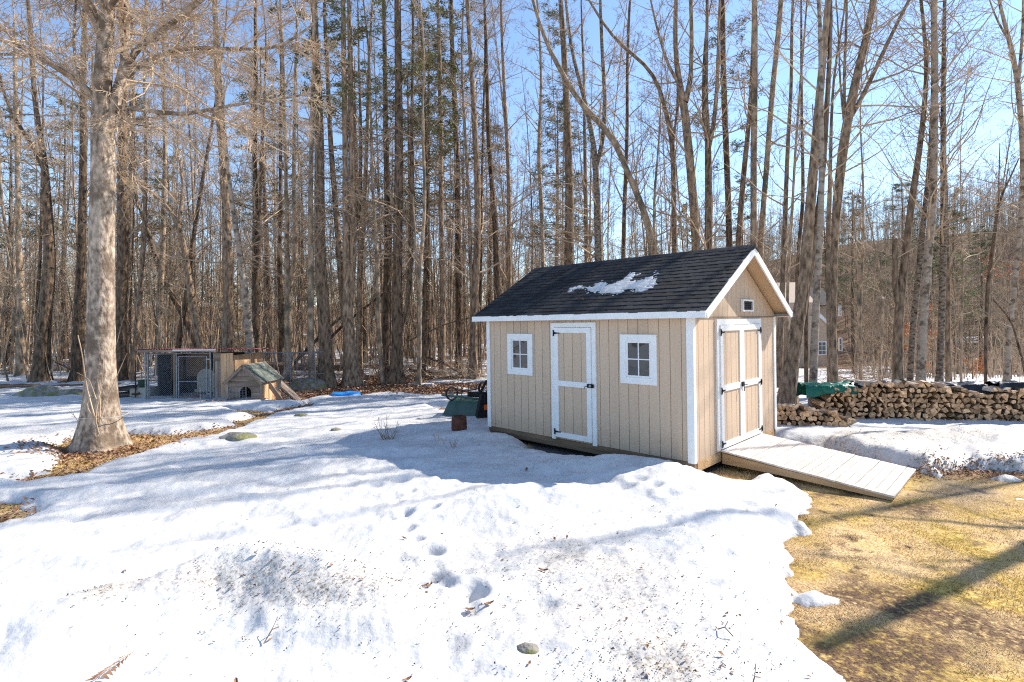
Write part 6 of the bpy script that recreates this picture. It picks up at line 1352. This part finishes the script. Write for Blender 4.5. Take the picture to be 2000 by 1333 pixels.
# specks on the snow
sp = []
for (px, py, rx, ry, n) in ((480, 1130, .45, .22, 420), (650, 1150, .4, .22, 300), (205, 1170, .10, .14, 160), (700, 1190, .7, .35, 200), (1130, 1080, .8, .6, 420), (1250, 1160, .7, .6, 420), (1290, 1270, .4, .3, 420), (1320, 1310, .3, .2, 300), (950, 1060, 1.1, .6, 220), (1000, 900, .8, .3, 120), (1700, 850, .8, .5, 420), (1850, 840, 1.3, .4, 800), (900, 1200, 1.3, .5, 160), (1300, 950, 1.2, .4, 60)):
    c = at(px, py, .28); sp.append(np.stack([rng.normal(c[0], rx, n), rng.normal(c[1], ry, n)], 1))
sp.append(np.stack([rng.uniform(-7, 3, 420), rng.uniform(2.8, 11, 420)], 1)); sp = np.concatenate(sp); g_ = snow_fields(sp[:, 0], sp[:, 1]); sp = sp[g_[0] > .03]
scatter_leaves('snow_debris', sp, .0075, 'leaf_dark', 'dark specks of bark and needles strewn on the snow')
sl2 = sp[rng.random(len(sp)) < .045]; scatter_leaves('snow_debris', sl2, .017, 'leaf_brown', 'small torn brown leaf bits strewn on the snow')
for px, py, sz, lb in ((1660 / 2, 900 + 232, .03, 'torn brown leaf in the footprint trail, nearest the dirty bank'), (918, 1162, .035, 'brown leaf fallen into the deepest footprint'), (955, 1160, .04, 'crumbled brown leaf right of the deepest footprint'), (790, 1032, .03, 'brown leaf lying in a footprint higher up the trail'), (1061, 1100, .04, 'brown leaf on the dirty snow mound'), (838, 1133, .03, 'brown leaf below the middle footprint'), (460, 1308, .03, 'pale brown leaf at the bottom of the snow'), (1419, 1177, .022, 'single dark leaf on the clean snow near the lawn edge'), (1033, 1265, .022, 'reddish leaf near the mossy foreground stone'), (1028, 902, .05, 'tan leaf on the shaded snow before the shed door'), (795, 1287, .03, 'yellow brown leaf low in the foreground snow'), (935, 860, .02, 'dark leaf scrap near the shed skid')):
    p = at(px, py, .28); p[2] = gs1(p[0], p[1]) + .008; curled_leaf('dead_leaf', p, sz, 'leaf_brown', rng.uniform(0, 6), label=lb, cat='leaf')
# fern like frond in the left foreground
q = at(222, 1262, .34); fb = np.array([q[0], q[1], gs1(q[0], q[1]) + .015]); fr_ = Acc()
for i in range(7):
    t = i / 6; fr_.add([(-.02 + .02 * t, -.10 + .2 * t, .01), (.0 + .03 * t, -.085 + .2 * t, .02), (-.055 * (1.2 - t) - .01, -.13 + .2 * t, .004), (-.03, -.12 + .2 * t, .004)], [(0, 1, 2, 3)]); fr_.add([(.0 + .02 * t, -.10 + .2 * t, .01), (.01 + .02 * t, -.08 + .2 * t, .02), (.045 * (1.1 - t) + .02, -.12 + .2 * t, .004)], [(0, 1, 2)])
fr_.tube([(-.02, -.12, .012), (.0, 0, .02), (.03, .12, .015)], .003, 4)
o = fr_.build('cedar_sprig', M['leaf_brown'], label='brown feathery sprig lying on the snow at the lower left', cat='twig'); o.location = tuple(fb)
for (p0, p1, lb) in (((1402, 1222), (1432, 1240), 'bent twig on the snow near the lawn edge'), ((1466, 1333), (1485, 1318), 'twig standing in the snow at the bottom edge'), ((515, 1258), (545, 1240), 'thin twig below the dirty snow bank'), ((1570, 975), (1582, 985), 'short twig at the rim of the snow by the ramp')):
    a_ = at(*p0, .22); b_ = at(*p1, .22); a_[2] = gs1(a_[0], a_[1]) + .01; b_[2] = gs1(b_[0], b_[1]) + .02; mdl = (a_ + b_) / 2 + [0, .01, .03]; a = Acc(); a.tube(np.array([a_, mdl, b_]) - a_, .0035, 5); a.tube(np.array([mdl, mdl + (b_ - a_) * .3 + [0, .02, .04]]) - a_, .0025, 4); o = a.build('twig', M['bark_dark'], label=lb, cat='twig'); o.location = tuple(a_)
# grass
def grass(xy, label, h=(.012, .04), flat=.9, mt='grass_blade', w_=.0022):
    n = len(xy); z_ = gz(xy[:, 0], xy[:, 1]); th_ = rng.uniform(0, 6.28, n); L = rng.uniform(*h, n); k_ = rng.uniform(.3, 1, n) * flat; d = np.stack([np.cos(th_) * k_, np.sin(th_) * k_, 1 - .6 * k_], 1) * L[:, None]; s = np.stack([-np.sin(th_), np.cos(th_), np.zeros(n)], 1) * w_
    c = np.stack([xy[:, 0], xy[:, 1], z_ - .003], 1); V = np.stack([c - s, c + s, c + d], 1).reshape(-1, 3); b = Acc(); b.add(V, np.arange(n * 3).reshape(-1, 3)); b.build('grass', M[mt], label=label, cat='grass', kind='stuff')
n = 240000; r_ = 2.6 * (9.5 / 2.6) ** rng.random(n); az = np.arctan(rng.uniform(.38, 1.25, n)); g = np.stack([r_ * np.sin(az), r_ * np.cos(az)], 1)
sd_l = sdpoly(LAWN, g[:, 0], g[:, 1]); g = g[(sd_l < .03) & (fbm(g[:, 0] * 2, g[:, 1] * 2, 111, 3) > .36) & (mud_f(g[:, 0], g[:, 1]) < .25 + .5 * rng.random(len(g)))]; grass(g, 'flattened dead lawn grass with mossy yellow patches', h=(.012, .036), flat=1.3, w_=.0028)
g = np.concatenate([poly_pts(PATCHES[0], 16000), poly_pts(PATCHES[3], 2500), poly_pts(PATCHES[1], 2500)]); grass(g, 'dead grass on the thawed patch at the maple foot', h=(.02, .06), w_=.004)
gt = g_t = None
n = 9000; r_ = 3.0 * (7.5 / 3.0) ** rng.random(n); az = np.arctan(rng.uniform(.4, 1.1, n)); g = np.stack([r_ * np.sin(az), r_ * np.cos(az)], 1); g = g[(sdpoly(LAWN, g[:, 0], g[:, 1]) < -.02) & (fbm(g[:, 0] * 3, g[:, 1] * 3, 121, 3) > .5) & (mud_f(g[:, 0], g[:, 1]) < .3)]; grass(g, 'longer straw coloured tufts standing out of the flattened lawn', h=(.035, .075), flat=.9, w_=.0026)
q_ = np.array([shed_w(x_, y_)[:2] for x_, y_ in zip(rng.uniform(.0, .5, 2500), rng.uniform(.05, .8, 2500))]); grass(q_, 'dry grass tufts under the edge of the ramp', h=(.03, .09), w_=.002)
print('objects', len(sc.objects), 'tris', sum(len(m.loops) - 2 * len(m.polygons) for m in bpy.data.meshes))
